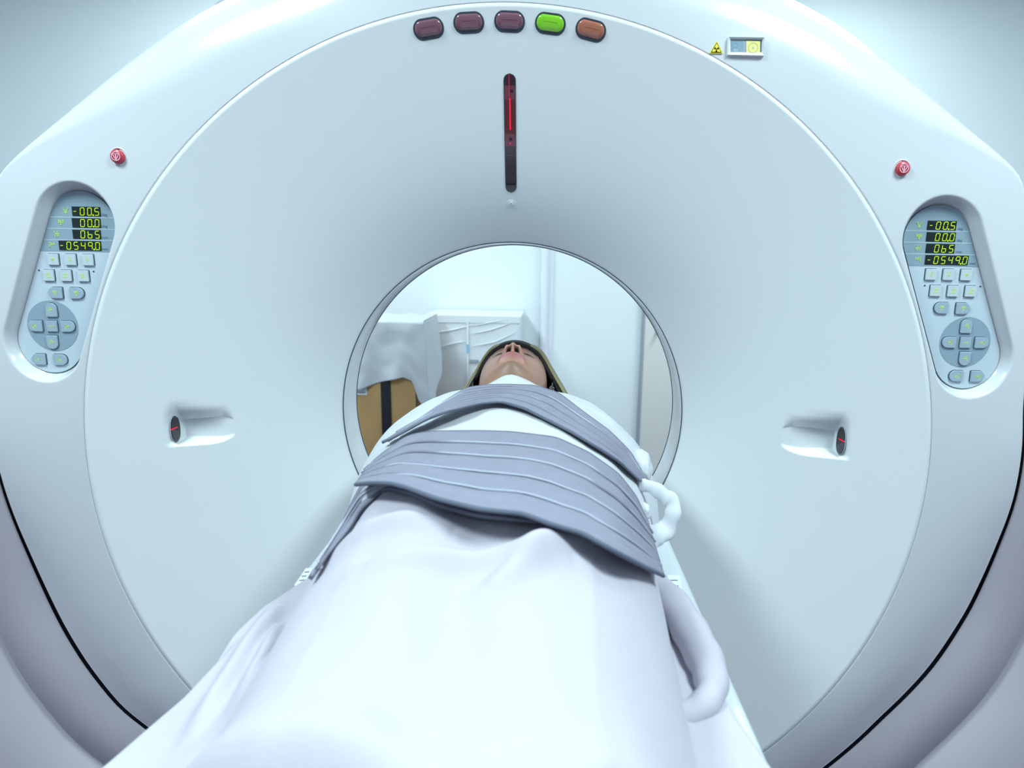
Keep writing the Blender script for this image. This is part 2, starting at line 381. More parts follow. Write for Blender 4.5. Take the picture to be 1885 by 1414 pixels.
b = MB(); strip_on_disc(b, xs, zz(158), zz(184), 9.6 * s_, .0018, M['slitrose']); strip_on_disc(b, xs, zz(184), zz(247), 9.6 * s_, .0018, M['slitred'])
strip_on_disc(b, xs, zz(247), zz(270), 9.6 * s_, .0018, M['slitrose']); strip_on_disc(b, xs, zz(286), zz(287), 9.6 * s_, .0018, M['bezel']); 
for yy in (304, 321): strip_on_disc(b, xs, zz(yy), zz(yy + .8), 9.6 * s_, .0018, M['slitred'])
strip_on_disc(b, xs, zz(339), zz(340.5), 9.6 * s_, .0018, M['black'])
for cy in (168, 256):
    q = sl(941, cy); b.prism(rrect(q[0] + (1 if cy < 200 else -.8) * s_, q[2], 6 * s_, 6 * s_, 2.9 * s_, 5), q[1] - .0026, q[1], M['slit'])
b.build('coloured_glass', LW)
b = MB(); strip_on_disc(b, xs + .3 * s_, zz(182), zz(240), 1.1 * s_, .0030, M['laser']); strip_on_disc(b, xs - .9 * s_, zz(138), zz(182), .7 * s_, .0034, M['laserdim']); strip_on_disc(b, xs, zz(263.5), zz(265.5), 1 * s_, .003, M['laser'])
b.build('laser_line', LW, label='bright red laser line')
q = sl(941, 375); s_ = sc(941, 375, q[1])
b = MB(); 
for r_, o_, mk in ((9, .0005, 'shell'), (3.4, .0032, 'shell'), (1.1, .0040, 'grey')):
    b.prism([(q[0] + r_ * s_ * math.cos(a), q[2] + r_ * s_ * math.sin(a) * (.75 if r_ > 5 else 1)) for a in np.linspace(0, 2 * PI, 24, endpoint=False)], q[1] - o_, q[1] + .004, M[mk], .001)
lean(b.build('screw_cap', CT), q)
# ---- side laser windows: dark lens on the steep wall of each moulded recess
for sd in (-1, 1):
    xa, xb, zt, zb = SCO[sd]; dirx = 1 if sd < 0 else -1
    zc = (zt + zb) / 2; yc = disc_y(xa, zc - ZA); L = abs(xb - xa); hz = (zt - zb) / 2 * .76
    rows = []; rows2 = []
    # the lens plane spans from the lip to the recess floor
    x0, y0 = xa + dirx * L * .012, yc + .0012; x1, y1 = xa + dirx * L * .075, yc + SDEP * .62
    for kk, dst in ((1, rows), (.86, rows2)):
        for a in np.linspace(0, 2 * PI, 40, endpoint=False):
            cx_ = math.copysign(abs(math.cos(a)) ** 1.0, math.cos(a)); sz2 = math.copysign(abs(math.sin(a)) ** .75, math.sin(a))
            f_ = .5 + .5 * cx_ * kk; dst.append((x0 + (x1 - x0) * f_ + dirx * .003, y0 + (y1 - y0) * f_ - .0028, zc + hz * kk * sz2))
    b = MB(); n = 40
    b.add([(p[0] - dirx * .006, p[1] + .005, p[2]) for p in rows] + rows, [(i, (i + 1) % n, n + (i + 1) % n, n + i) for i in range(n)], M['grey'])
    b.add(rows, [tuple(range(n))], M['bezel']); 
    b.add([(p[0] + dirx * .0006, p[1] - .0006, p[2]) for p in rows2], [tuple(range(n))], M['slit'])
    o = b.build('side_laser_window', CT, label='small dark laser window in the %s recess' % ('left' if sd < 0 else 'right'))
    b = MB(); p0 = np.array([x0 + dirx * .004, y0 - .0035, zc + .001]); p1 = np.array([x1 + dirx * .004, y1 - .0045, zc + .004])
    b.tube([p0, p0 + (p1 - p0) * .7], .0009, M['laser'], 6); b.build('laser_line', o)
# ---- things on the ring cover
YR = -YD + .002
def disc_pts(cx, cz, r, n=32): return [(cx + r * math.cos(a), cz + r * math.sin(a)) for a in np.linspace(0, 2 * PI, n, endpoint=False)]
def bar(mb, x0, z0, x1, z1, w, y0, y1, m):
    dx, dz = x1 - x0, z1 - z0; L = math.hypot(dx, dz) or 1; nx, nz = -dz / L * w / 2, dx / L * w / 2
    mb.prism([(x0 + nx, z0 + nz), (x1 + nx, z1 + nz), (x1 - nx, z1 - nz), (x0 - nx, z0 - nz)], y0, y1, m)
def ringm(mb, cx, cz, r, w, y0, y1, m, n=36):
    for k_ in range(n):
        a, c = 2 * PI * k_ / n, 2 * PI * (k_ + 1.02) / n
        mb.add([(cx + (r - w / 2) * math.cos(a), y0, cz + (r - w / 2) * math.sin(a)), (cx + (r + w / 2) * math.cos(a), y0, cz + (r + w / 2) * math.sin(a)),
                (cx + (r + w / 2) * math.cos(c), y0, cz + (r + w / 2) * math.sin(c)), (cx + (r - w / 2) * math.cos(c), y0, cz + (r - w / 2) * math.sin(c))], [(0, 1, 2, 3)], m, True)
for (px, py, lb) in ((219, 289, 'red stop button above the left control panel'), (1659.5, 311, 'red stop button above the right control panel')):
    P_ = aty(px, py, YR); s_ = sc(px, py, YR); cx, cz = P_[0], P_[2]
    b = MB(); rows = []
    for r_, y in ((17.5, .0025), (16, .0005), (14.4, .0012), (13.8, .004)): rows.append([(x, YR - .0025 + y, z) for x, z in disc_pts(cx, cz, r_ * s_)])
    b.grid(np.array(rows), M['ring'], wv=True); b.prism(disc_pts(cx, cz, 14 * s_), YR - .0006, YR + .006, M['black'])
    eb = b.build('emergency_stop_button', CT, label=lb)
    b = MB(); rows = []
    for r_, y in ((12.4, 0), (12.2, .005), (11.4, .0068), (8, .0075), (.1, .0078)): rows.append([(x, YR - y, z) for x, z in disc_pts(cx, cz, r_ * s_)])
    b.grid(np.array(rows), M['red'], wv=True); b.build('push_cap', eb)
    b = MB(); yy = YR - .0085; r = 7.6 * s_
    ringm(b, cx, cz, r, 1.1 * s_, yy, yy, M['pinkmark'])
    tr3 = [(cx + r * .93 * math.cos(math.radians(a)), cz + r * .93 * math.sin(math.radians(a))) for a in (146, 34, 270)]
    for i in range(3): bar(b, *tr3[i], *tr3[(i + 1) % 3], 1.0 * s_, yy, yy + .0004, M['pinkmark'])
    bar(b, cx, cz + r * .5, cx, cz - r * .55, 1.5 * s_, yy, yy + .0004, M['pinkmark']); b.build('stop_symbol', eb)
def font_mesh(txt, size, cx, cz, y, m, name, parent, mb=None):
    cu = bpy.data.curves.new('t', 'FONT'); cu.body = txt; cu.size = size; cu.align_x = 'LEFT'; cu.extrude = 0
    o = bpy.data.objects.new('t', cu); COL.objects.link(o); bpy.context.view_layer.update()
    me = bpy.data.meshes.new_from_object(o.evaluated_get(bpy.context.evaluated_depsgraph_get()))
    vs = [(cx + v.co.x, y, cz + v.co.y) for v in me.vertices]; fs = [tuple(p.vertices) for p in me.polygons]
    bpy.data.objects.remove(o); bpy.data.curves.remove(cu)
    if mb is not None: mb.add(vs, fs, m, True)
SEG = {'0': 'abcdef', '5': 'acdfg', '6': 'cdefg', '4': 'bcfg', '9': 'abcfg', '-': 'g', ' ': ''}
def seg_digit(mb, ch, cx, cz, w, h, y, m):
    t = w * .135; g = t * .25; sl_ = .10
    def hb(z): mb_pts([(-w / 2 + g, z), (-w / 2 + g + t / 2, z + t / 2), (w / 2 - g - t / 2, z + t / 2), (w / 2 - g, z), (w / 2 - g - t / 2, z - t / 2), (-w / 2 + g + t / 2, z - t / 2)])
    def vb(x, z0, z1): mb_pts([(x, z0 + g), (x - t / 2, z0 + g + t / 2), (x - t / 2, z1 - g - t / 2), (x, z1 - g), (x + t / 2, z1 - g - t / 2), (x + t / 2, z0 + g + t / 2)])
    def mb_pts(p): mb.add([(cx + a + c * sl_, y, cz + c) for a, c in p], [tuple(range(len(p)))], m, True)
    for s in SEG[ch]:
        if s == 'a': hb(h / 2)
        if s == 'g': hb(0)
        if s == 'd': hb(-h / 2)
        if s == 'f': vb(-w / 2, 0, h / 2)
        if s == 'e': vb(-w / 2, -h / 2, 0)
        if s == 'b': vb(w / 2, 0, h / 2)
        if s == 'c': vb(w / 2, -h / 2, 0)
ICON = {   # simple line drawings, unit box
    'tilt': [(-1, .6, -.5, .9), (-1, .6, -.7, .2), (1, .6, .5, .9), (1, .6, .7, .2), (-1, .6, -.3, .1), (1, .6, .3, .1), (-.4, -.4, 0, -.9), (0, -.9, .4, -.4), (.4, -.4, 0, 0), (0, 0, -.4, -.4), (-.2, -.4, .2, -.4)],
    'rows': [(-1, .1, 1, .1), (-.9, .8, -.3, .8), (-.9, .45, -.3, .45), (-.1, .8, .1, .3), (.4, .8, .9, .8), (.4, .45, .9, .45), (0, .1, 0, -.9), (-.3, -.3, 0, -.9)],
    'tab': [(-.6, 0, 1, 0), (-.9, .8, -.5, .8), (-.7, .8, -.7, .3), (.1, .8, .5, .8), (.1, .4, .5, .4), (-.8, -.3, -.4, -.3), (-.6, -.3, -.6, -.9), (.1, -.3, .3, -.9), (.5, -.3, .3, -.9)],
    'bed': [(-1, .2, 1, .2), (-1, .7, -.5, .7), (-.3, .7, 0, .5), (.4, .6, .9, .6), (-.8, .2, -.8, -.8), (-1, -.4, -.8, -.8)],
    'dot': [(-.5, 0, 0, .5), (0, .5, .5, 0), (.5, 0, 0, -.5), (0, -.5, -.5, 0), (-.25, 0, .25, 0), (0, .25, 0, -.25)],
    'tiltb': [(-.5, .9, .4, .7), (-.5, .9, -.2, .4), (-.1, .1, .4, -.3), (.4, -.3, .1, -.7), (.1, -.7, -.3, -.3), (-.3, -.3, -.1, .1), (-.1, -.3, .2, -.3)],
    'pad': [(-.8, .7, .5, .7), (-.8, .4, -.2, .4), (.1, .3, .6, .7), (-.7, -.7, .8, -.7), (-.7, -.4, -.3, -.4), (.3, -.4, .6, -.4), (0, .1, .3, -.2)],
    'arrow': [(-.7, .9, -.7, -.9), (-.9, .4, -.5, .4), (-.7, 0, .7, 0), (.7, 0, .3, .35), (.7, 0, .3, -.35)],
    'arrowb': [(-.7, .9, -.7, -.9), (-.9, .4, -.5, .4), (-.7, 0, .1, 0), (.1, .2, .6, -.5), (.3, -.6, .6, -.5)],
    'fold': [(-.8, .1, .8, .1), (-.7, .1, -.7, -.9), (-.6, .8, .1, .8), (-.6, .8, -.5, .4), (.1, .8, .3, .4)],
    'bar': [(-.9, 0, .9, 0)],
    'cross': [(-.8, .1, .8, .1), (0, .8, 0, -.9), (-.7, .7, -.2, .3), (.1, .5, .7, .7)],
}
def icon(mb, key, cx, cz, r, y, m, flip=1):
    for (a, c, d, e) in ICON[key]: bar(mb, cx + a * r * flip, cz + c * r, cx + d * r * flip, cz + e * r, r * .23, y, y + .0002, m)
def dshape(cx, cz, w, h, side, r):        # button outline: square or rounded on one side
    if side == '': return rrect(cx, cz, w, h, r)
    pts = []
    if side in 'lr':
        sg = 1 if side == 'r' else -1; R_ = h / 2; cxx = cx + sg * (w / 2 - R_)
        for a in np.linspace(-90, 90, 15): pts.append((cxx + sg * R_ * math.cos(math.radians(a)), cz + R_ * math.sin(math.radians(a))))
        pts += [(cx - sg * (w / 2 - r), cz + h / 2), (cx - sg * w / 2, cz + h / 2 - r), (cx - sg * w / 2, cz - h / 2 + r), (cx - sg * (w / 2 - r), cz - h / 2)]
    else:
        sg = 1 if side == 'u' else -1; R_ = w / 2; czz = cz + sg * (h / 2 - R_)
        for a in np.linspace(-90, 90, 15): pts.append((cx + R_ * math.sin(math.radians(a)), czz + sg * R_ * math.cos(math.radians(a))))
        pts += [(cx + w / 2, cz - sg * (h / 2 - r)), (cx + w / 2 - r, cz - sg * h / 2), (cx - w / 2 + r, cz - sg * h / 2), (cx - w / 2, cz - sg * (h / 2 - r))]
    return pts
PAN = {
 -1: dict(disp=[(134.1, 184.7, 381.2, 397.6, '-00.5', 'deg'), (134.2, 185.3, 402.4, 418.8, '00.0', 'deg'), (135.2, 185.8, 423.6, 439.5, '065', 'mm'), (110.1, 186.2, 444, 460.7, '-0549.0', 'mm')],
          lines=(399.8, 421, 441.8), head=463, icons=[(121, 388), (113, 410), (105, 430.5), (96.5, 451)],
          sq=[(99, 477.7, 'dot'), (131, 478, 'tiltb'), (163, 478.6, 'tiltb'), (91, 507, 'pad'), (122.8, 507.4, 'pad'), (154.5, 508, 'pad')], holes=[(72.2, 497.6), (172.6, 499.7)],
          dd=[(103.4, 539, 'l', 'cross'), (142.7, 539.8, 'r', 'cross'), (72.9, 661.2, 'l', 'arrow'), (112.3, 662, 'r', 'arrowb'), (96, 570.6, 'u', 'fold'), (66.9, 599.9, 'l', 'arrow'), (126.5, 600.8, 'r', 'arrow'), (98, 630, 'd', 'fold')],
          mid=(97, 600.3), circ=(97.5, 599.9), lab='left control panel with green digits', fl=1, xm=133),
 1: dict(disp=[(1707.5, 1759, 407.2, 423.5, '-00.5', 'deg'), (1705.5, 1757.6, 428.3, 444.7, '00.0', 'deg'), (1704.5, 1756, 449.4, 465.7, '065', 'mm'), (1703.3, 1780.8, 470.5, 487.4, '-0549.0', 'mm')],
          lines=(425.6, 447, 468.4), head=490.5, icons=[(1692, 414), (1690.7, 435.8), (1690, 457), (1689, 478)],
          sq=[(1712.9, 505.3, 'tiltb'), (1745, 505.6, 'tiltb'), (1777.4, 506.2, 'dot'), (1721.2, 535.3, 'pad'), (1753.2, 536, 'pad'), (1785.3, 536.3, 'pad')], holes=[(1702, 525.7), (1804.5, 527.4)],
          dd=[(1731.6, 567.1, 'l', 'cross'), (1771.5, 568, 'r', 'cross'), (1758.9, 692, 'l', 'arrowb'), (1798, 692.7, 'r', 'arrow'), (1777.5, 600.5, 'u', 'fold'), (1745.9, 630, 'l', 'arrow'), (1805.8, 630.8, 'r', 'arrow'), (1774.5, 660.3, 'd', 'fold')],
          mid=(1776, 630.5), circ=(1776, 630), lab='right control panel with green digits', fl=-1, xm=1745)}
for sd, d in PAN.items():
    ax, az, bx, bz, ra, rb_ = CW[sd]; yp = YP - .0015
    # outline: convex hull of the two end circles
    ddx, ddz = bx - ax, bz - az; L = math.hypot(ddx, ddz); aa = math.atan2(ddz, ddx); al = math.acos((ra - rb_) / L)
    out = [(ax + ra * math.cos(t), az + ra * math.sin(t)) for t in np.linspace(aa + al, aa + 2 * PI - al, 40)] + [(bx + rb_ * math.cos(t), bz + rb_ * math.sin(t)) for t in np.linspace(aa - al, aa + al, 40)]
    mb = MB(); mb.prism(out, yp, yp + .006, M['plate'], .0006, side=M['btnedge'])
    # darker display field on the top of the plate
    zh = aty(d['xm'], d['head'], yp)[2]
    def clip(poly, z0, keep_above):
        res = []
        for i in range(len(poly)):
            p, q = poly[i], poly[(i + 1) % len(poly)]; ip = (p[1] >= z0) == keep_above; iq = (q[1] >= z0) == keep_above
            if ip: res.append(p)
            if ip != iq: t = (z0 - p[1]) / (q[1] - p[1]); res.append((p[0] + (q[0] - p[0]) * t, z0))
        return res
    cxm, czm = (ax + bx) / 2, (az + bz) / 2
    ins = [(cxm + (x - cxm) * .993, czm + (z - czm) * .997) for x, z in out]
    pts = clip(ins, zh, True); mb.add([(x, yp - .0004, z) for x, z in pts], [tuple(range(len(pts)))], M['plated'], True)
    for ly in d['lines']:
        zl = aty(d['xm'], ly, yp)[2]; pts = clip(clip(ins, zl - .0005, True), zl + .0005, False)
        mb.add([(x, yp - .0006, z) for x, z in pts], [tuple(range(len(pts)))], M['line'], True)
    sp = sc(d['circ'][0], d['circ'][1], yp); q = aty(*d['circ'], yp)
    mb.add([(x, yp - .0004, z) for x, z in disc_pts(q[0], q[2], 46.5 * sp, 60)], [tuple(range(60))], M['plated'], True)
    for hx in d['holes']: q = aty(*hx, yp); mb.add([(x, yp - .0006, z) for x, z in disc_pts(q[0], q[2], 1.4 * sp, 12)], [tuple(range(12))], M['black'], True)
    for (ix, iy), kk in zip(d['icons'], ('tilt', 'rows', 'tab', 'bed')): q = aty(ix, iy, yp); icon(mb, kk, q[0], q[2], 5.4 * sp, yp - .0008, M['ink'], d['fl'])
    for (x0, x1, y0, y1, txt, unit) in d['disp']:
        q = aty(x1 + 3, y1, yp); font_mesh(unit, 6.8 * sp, q[0], q[2], yp - .0008, M['txt'], 'unit', None, mb)
    panel = mb.build('control_panel', CT, label=d['lab'])
    for (x0, x1, y0, y1, txt, unit) in d['disp']:
        q = aty((x0 + x1) / 2, (y0 + y1) / 2, yp); w_, h_ = (x1 - x0) * sp, (y1 - y0) * sp
        mb = MB(); mb.prism(rrect(q[0], q[2], w_, h_, .3 * sp, 2), yp - .001, yp + .001, M['screen'])
        cx = q[0] + w_ / 2 - 6.4 * sp
        for ch in reversed(txt):
            if ch == '.': 
                xx = cx + 12.9 * .5 * sp; mb.add([(xx + a * 1.15 * sp - .3 * sp, yp - .0014, q[2] - 6.2 * sp + c * 1.15 * sp) for a, c in ((-1, -1), (1, -1), (1, 1), (-1, 1))], [(0, 1, 2, 3)], M['led'], True)
                continue
            seg_digit(mb, ch, cx, q[2] - .2 * sp, 6.9 * sp * (.8 if ch == '-' else 1), 12.4 * sp, yp - .0014, M['led'])
            cx -= 12.9 * sp
        mb.build('digital_display', panel, label='black display reading ' + txt)
    def button(px, py, side, w, h, mk, ic, rr_=1.2):
        q = aty(px, py, yp); mb = MB()
        mb.prism(dshape(q[0] - .9 * sp * sd * -1 * -1, q[2] + .5 * sp, w * sp * 1.03, h * sp * 1.03, side, rr_ * sp), yp - .0006, yp + .002, M['btnedge'])
        mb.prism(dshape(q[0], q[2], w * sp * .97, h * sp * .97, side, rr_ * sp), yp - .0032, yp, M[mk], .0007)
        icon(mb, ic, q[0], q[2], (5.2 if mk == 'btnb' else 4.6) * sp, yp - .0034, M['ink'], d['fl']); mb.build('button', panel)
    for (bx_, by_, ic) in d['sq']: button(bx_, by_, '', 20.3, 20.3, 'btn', ic)
    for (bx_, by_, side, ic) in d['dd']: button(bx_, by_, side, *((26, 20.8) if side in 'lr' else (20.8, 26)), 'btnb', ic)
    button(*d['mid'], '', 20.5, 20.5, 'btnb', 'bar')
# warning sticker and shutter window
YS = -YD - .0009
q = aty(1318.5, 89, YS); sp = sc(1318, 89, YS); mb = MB()
def tri(k_): return [(q[0] + k_ * a * sp, q[2] + (k_ * c - 1.5) * sp) for a, c in ((-11.5, -7), (11.5, -7), (0, 13.5))]
mb.prism(tri(1.03), YS - .0010, YS + .001, M['yellow']); mb.prism(tri(.86), YS - .0014, YS, M['black']); mb.prism(tri(.70), YS - .0018, YS, M['yellow'])
cx, cz = q[0], q[2] - 2.2 * sp
for a0 in (30, 150, 270):
    fan = [(cx + r * sp * math.cos(math.radians(a0 + a)), cz + r * sp * math.sin(math.radians(a0 + a))) for r, a in ((1.5, -28), (4.3, -30), (4.6, 0), (4.3, 30), (1.5, 28))]
    mb.prism(fan, YS - .0022, YS, M['black'])
mb.prism(disc_pts(cx, cz, 1 * sp, 10), YS - .0022, YS, M['black'])
mb.build('radiation_sticker', CT, label='yellow triangular radiation warning sticker')
mb = MB(); R0 = [aty(*p, YS) for p in ((1340.5, 69.5), (1405.5, 70.5), (1404.5, 103.5), (1339, 102))]; 
R1 = [aty(*p, YS + .006) for p in ((1343, 75), (1400, 76), (1399, 98.5), (1343, 98))]
a = [(p[0], YS - .0008, p[2]) for p in R0]; c = [(p[0], YS - .0003, p[2]) for p in R1]
R0b = [(p[0] + (-.0012 if i in (0, 3) else .0012), YS + .002, p[2] + (.0012 if i < 2 else -.0012)) for i, p in enumerate(R0)]
a = [(p[0], YS - .0042, p[2]) for p in R0]
mb.add(R0b + a + c, [(0, 1, 5, 4), (1, 2, 6, 5), (2, 3, 7, 6), (3, 0, 4, 7), (4, 5, 9, 8), (5, 6, 10, 9), (6, 7, 11, 10), (7, 4, 8, 11)], M['shell'], True)
sw = mb.build('shutter_window', CT, label='small rectangular window beside the radiation sticker')
def quadp(x0, x1, y0, y1, y, m, mb): mb.add([tuple(aty(px, py, y)) for px, py in ((x0, y0), (x1, y0 + .5), (x1, y1 + .5), (x0, y1))], [(0, 1, 2, 3)], m, True)
mb = MB(); quadp(1343, 1399.5, 75.5, 98, YS - .0006, M['shutter'], mb); quadp(1368, 1371, 75.5, 98, YS - .0009, M['btnb'], mb); quadp(1371.5, 1374, 75.5, 98, YS - .0009, M['grey'], mb)
q = aty(1354, 83, YS - .0011); ringm(mb, q[0], q[2], 4.5 * sp, .8 * sp, YS - .0011, 0, M['btnb']); quadp(1350, 1358, 89, 96, YS - .0010, M['btnb'], mb); mb.build('film', sw)
mb = MB(); quadp(1374, 1399, 75.5, 98, YS - .0012, M['yellowb'], mb); q = aty(1386.3, 88, YS - .0015); ringm(mb, q[0], q[2], 8.6 * sp, .9 * sp, YS - .0015, 0, M['grey'])
mb.prism(disc_pts(q[0], q[2], 1.5 * sp, 12), YS - .0016, YS - .0012, M['grey']); mb.build('yellow_tab', sw)
# oval covers on the upper shoulder
for (px, py, rot) in ((421, -1, .42), (1455, 6, -.42)):
    P_ = aty(px, py, -YD + .085); pts = [(P_[0] + .026 * math.cos(a) * math.cos(rot) - .005 * math.sin(a) * math.sin(rot), P_[2] + .026 * math.cos(a) * math.sin(rot) + .005 * math.sin(a) * math.cos(rot)) for a in np.linspace(0, 2 * PI, 28, endpoint=False)]
    b = MB(); b.prism(pts, P_[1] - .004, P_[1] + .02, M['grey'], .002); b.build('oval_plug', CT)
# ------------------------------------------------------------------ couch
ZT = ZA - .1305; HW = .2819
CO = thing('patient_couch', (0, -.9, 0), 'white motorised patient couch leading into the scanner bore', 'couch')
def loft(rows_fn, ys, m, n=40):
    return np.array([[rows_fn(y, k) for k in range(n)] for y in ys])
b = MB()
prof = [(-HW + .05, -.09), (-HW + .008, -.06), (-HW, -.02), (-HW + .003, -.003), (-HW + .012, 0), (-.225, -.002), (-.215, -.012), (0, -.03), (.215, -.012), (.225, -.002), (HW - .012, 0), (HW - .003, -.003), (HW, -.02), (HW - .008, -.06), (HW - .05, -.09)]
rows = []
for y, kx, dz in ((-2.05, .9, -.02), (-2.03, .98, -.005), (-2.0, 1, 0), (-.235, 1, 0), (-.21, .985, 0), (-.198, .95, -.003), (-.194, .90, -.01), (-.194, .88, -.03)):
    rows.append([(x * kx, y, ZT + z + dz) for x, z in prof])
b.grid(np.array(rows), M['couch']); b.add(rows[0], [tuple(range(len(prof)))], M['couch']); b.add(rows[-1], [tuple(range(len(prof)))], M['couch'])
b.add([p for r in rows for p in (r[0], r[-1])], [(2 * i, 2 * i + 1, 2 * i + 3, 2 * i + 2) for i in range(len(rows) - 1)], M['couch']); b.build('couch_frame', CO)
b = MB(); pr2 = [(-.215, .004), (-.2, -.012), (-.12, -.028), (0, -.033), (.12, -.028), (.2, -.012), (.215, .004), (.2, -.03), (.12, -.05), (0, -.056), (-.12, -.05), (-.2, -.03)]
b.grid(np.array([[(x * k_, y, ZT + z) for x, z in pr2] for y, k_ in ((-1.95, .9), (-1.9, 1), (-.02, 1), (.3, .85), (.34, .8))]), M['couch'], wv=True); b.build('table_top', CO)
b = MB(); b.grid(np.array([[(x * k_, y, ZT + z) for x, z in ((-.2, .006), (-.11, -.018), (0, -.022), (.11, -.018), (.2, .006), (.11, .002), (0, -.002), (-.11, .002))] for y, k_ in ((-1.85, 1), (-.06, 1), (-.04, .97))]), M['mattress'], wv=True); b.build('mattress', CO)
b = MB()
for i, (z, w_, l_) in enumerate(((.0, .5, 1.1), (.12, .5, 1.1), (.14, .44, 1.04), (.60, .40, .95), (.80, .42, 1.2), (.84, .44, 1.5))):
    pass
rows = [[(x, -1.25 + y, z) for x, y in rrect(0, 0, w_, l_, .06, 5)] for z, w_, l_ in ((.0, .5, 1.1), (.10, .5, 1.1), (.12, .44, 1.04), (.55, .40, .95), (.74, .42, 1.15), (ZT - .085, .44, 1.4))]
b.grid(np.array(rows), M['housing'], wv=True); b.build('pedestal', CO)
for (c4, lb) in (([(1228, 1059), (1252, 1059), (1258, 1100), (1236, 1100)], 'printed white label on the right edge'), ([(563, 1046), (577, 1046), (560, 1075), (541, 1078)], 'printed white label on the left edge')):
    b = MB(); Q = [atz(*c, ZT + .0008) for c in c4]; b.add([tuple(p) for p in Q], [(0, 1, 2, 3)], M['paper'], True)
    m_ = sum(Q) / 4
    for t in (.25, .5, .75):
        p0 = Q[0] + (Q[3] - Q[0]) * t; p1 = Q[1] + (Q[2] - Q[1]) * t; p0, p1 = p0 + (p1 - p0) * .2, p0 + (p1 - p0) * .75
        b.add([tuple(p0 + (0, -.0012, .0004)), tuple(p1 + (0, -.0012, .0004)), tuple(p1 + (0, .0012, .0004)), tuple(p0 + (0, .0012, .0004))], [(0, 1, 2, 3)], M['txt'], True)
    b.build('couch_label', CO, label=lb)
# ------------------------------------------------------------------ body surface (gown) used to seat the straps
TY = np.array([.02, -.02, -.055, -.10, -.16, -.25, -.40, -.55, -.70, -.90, -1.2])
TW = np.array([.06, .145, .212, .264, .282, .272, .240, .219, .208, .19, .18])
TH_ = np.array([.16, .194, .206, .212, .214, .212, .204, .197, .185, .165, .15])
def tw(y): return np.interp(-y, -TY, TW)
def thh(y): return np.interp(-y, -TY, TH_)
NE, ME = 2.7, 1.75
def impl(p, off=0):
    w_ = tw(p[1]) + off; h_ = thh(p[1]) + off
    return abs(p[0] / w_) ** NE + max(0, (p[2] - ZT) / h_) ** ME - 1
def hit(px, py, off=0, zmin=ZT):
    v = ray(px, py); best = None
    t0 = .35; t = t0; prev = None; mn = 1e9; mp = None
    while t < 1.5:
        p = CAM + v * t
        if p[2] < zmin: break
        g = impl(p, off)
        if g < mn: mn = g; mp = p
        if g < 0:
            lo, hi = t - .006, t
            for _ in range(14):
                m_ = (lo + hi) / 2
                if impl(CAM + v * m_, off) < 0: hi = m_
                else: lo = m_
            return CAM + v * hi
        t += .006
    q = CAM + v * ((zmin - CAM[2]) / v[2])
    return q if mn > .25 else mp
def section(y, off=0, n=61, a0=-1, a1=1):
    w_ = tw(y) + off; h_ = thh(y) + off; r = []
    for k_ in np.linspace(a0, a1, n):
        a = PI / 2 * (1 - k_); c, s_ = math.cos(a), math.sin(a)
        r.append((w_ * math.copysign(abs(c) ** (2 / NE), c), y, ZT + h_ * abs(s_) ** (2 / ME)))
    return r
# ---- person
PE = thing('person', (0, -.5, ZT), 'person in white gown lying face up on the couch, head inside the bore', 'person')
HC = np.array([-.005, .105, ZA + .037])
Yk = np.array([-.30, -.17, -.135, -.118, -.108, -.098, -.085, -.06, -.03, 0, .03, .06, .085, .105, .117, .121])
Ak = np.array([.060, .060, .061, .061, .058, .060, .064, .070, .0745, .077, .0775, .075, .066, .048, .024, .001])
Fk = np.array([.030, .034, .040, .047, .056, .065, .072, .075, .078, .080, .081, .081, .074, .053, .028, .001])
Bk = np.array([.055, .058, .062, .065, .067, .069, .072, .078, .085, .090, .092, .088, .076, .054, .028, .001])
nY, nA = 330, 300
Ys = np.concatenate([np.linspace(-.30, -.12, 20)[:-1], np.linspace(-.12, -.058, 60), np.linspace(-.0575, -.010, 130), np.linspace(-.0095, .07, 100), np.linspace(.072, .121, 40)])
ph = np.concatenate([np.linspace(-1.15, 1.15, 220), np.linspace(1.15, 2 * PI - 1.15, 60)[1:-1]])
g_ = lambda x, c, s_: np.exp(-((x - c) / s_) ** 2)
verts = []; cols = []
def sminterp(y, V): return sum(np.interp(y + d_, Yk, V) for d_ in (-.008, -.004, 0, .004, .008)) / 5 if y < .1 else np.interp(y, Yk, V)
skin = np.array([.39, .21, .148]); lipc = np.array([.34, .13, .13]); dark = np.array([.012, .008, .008]); stub_crease = np.array([.20, .13, .09]); pink = np.array([.55, .27, .22])
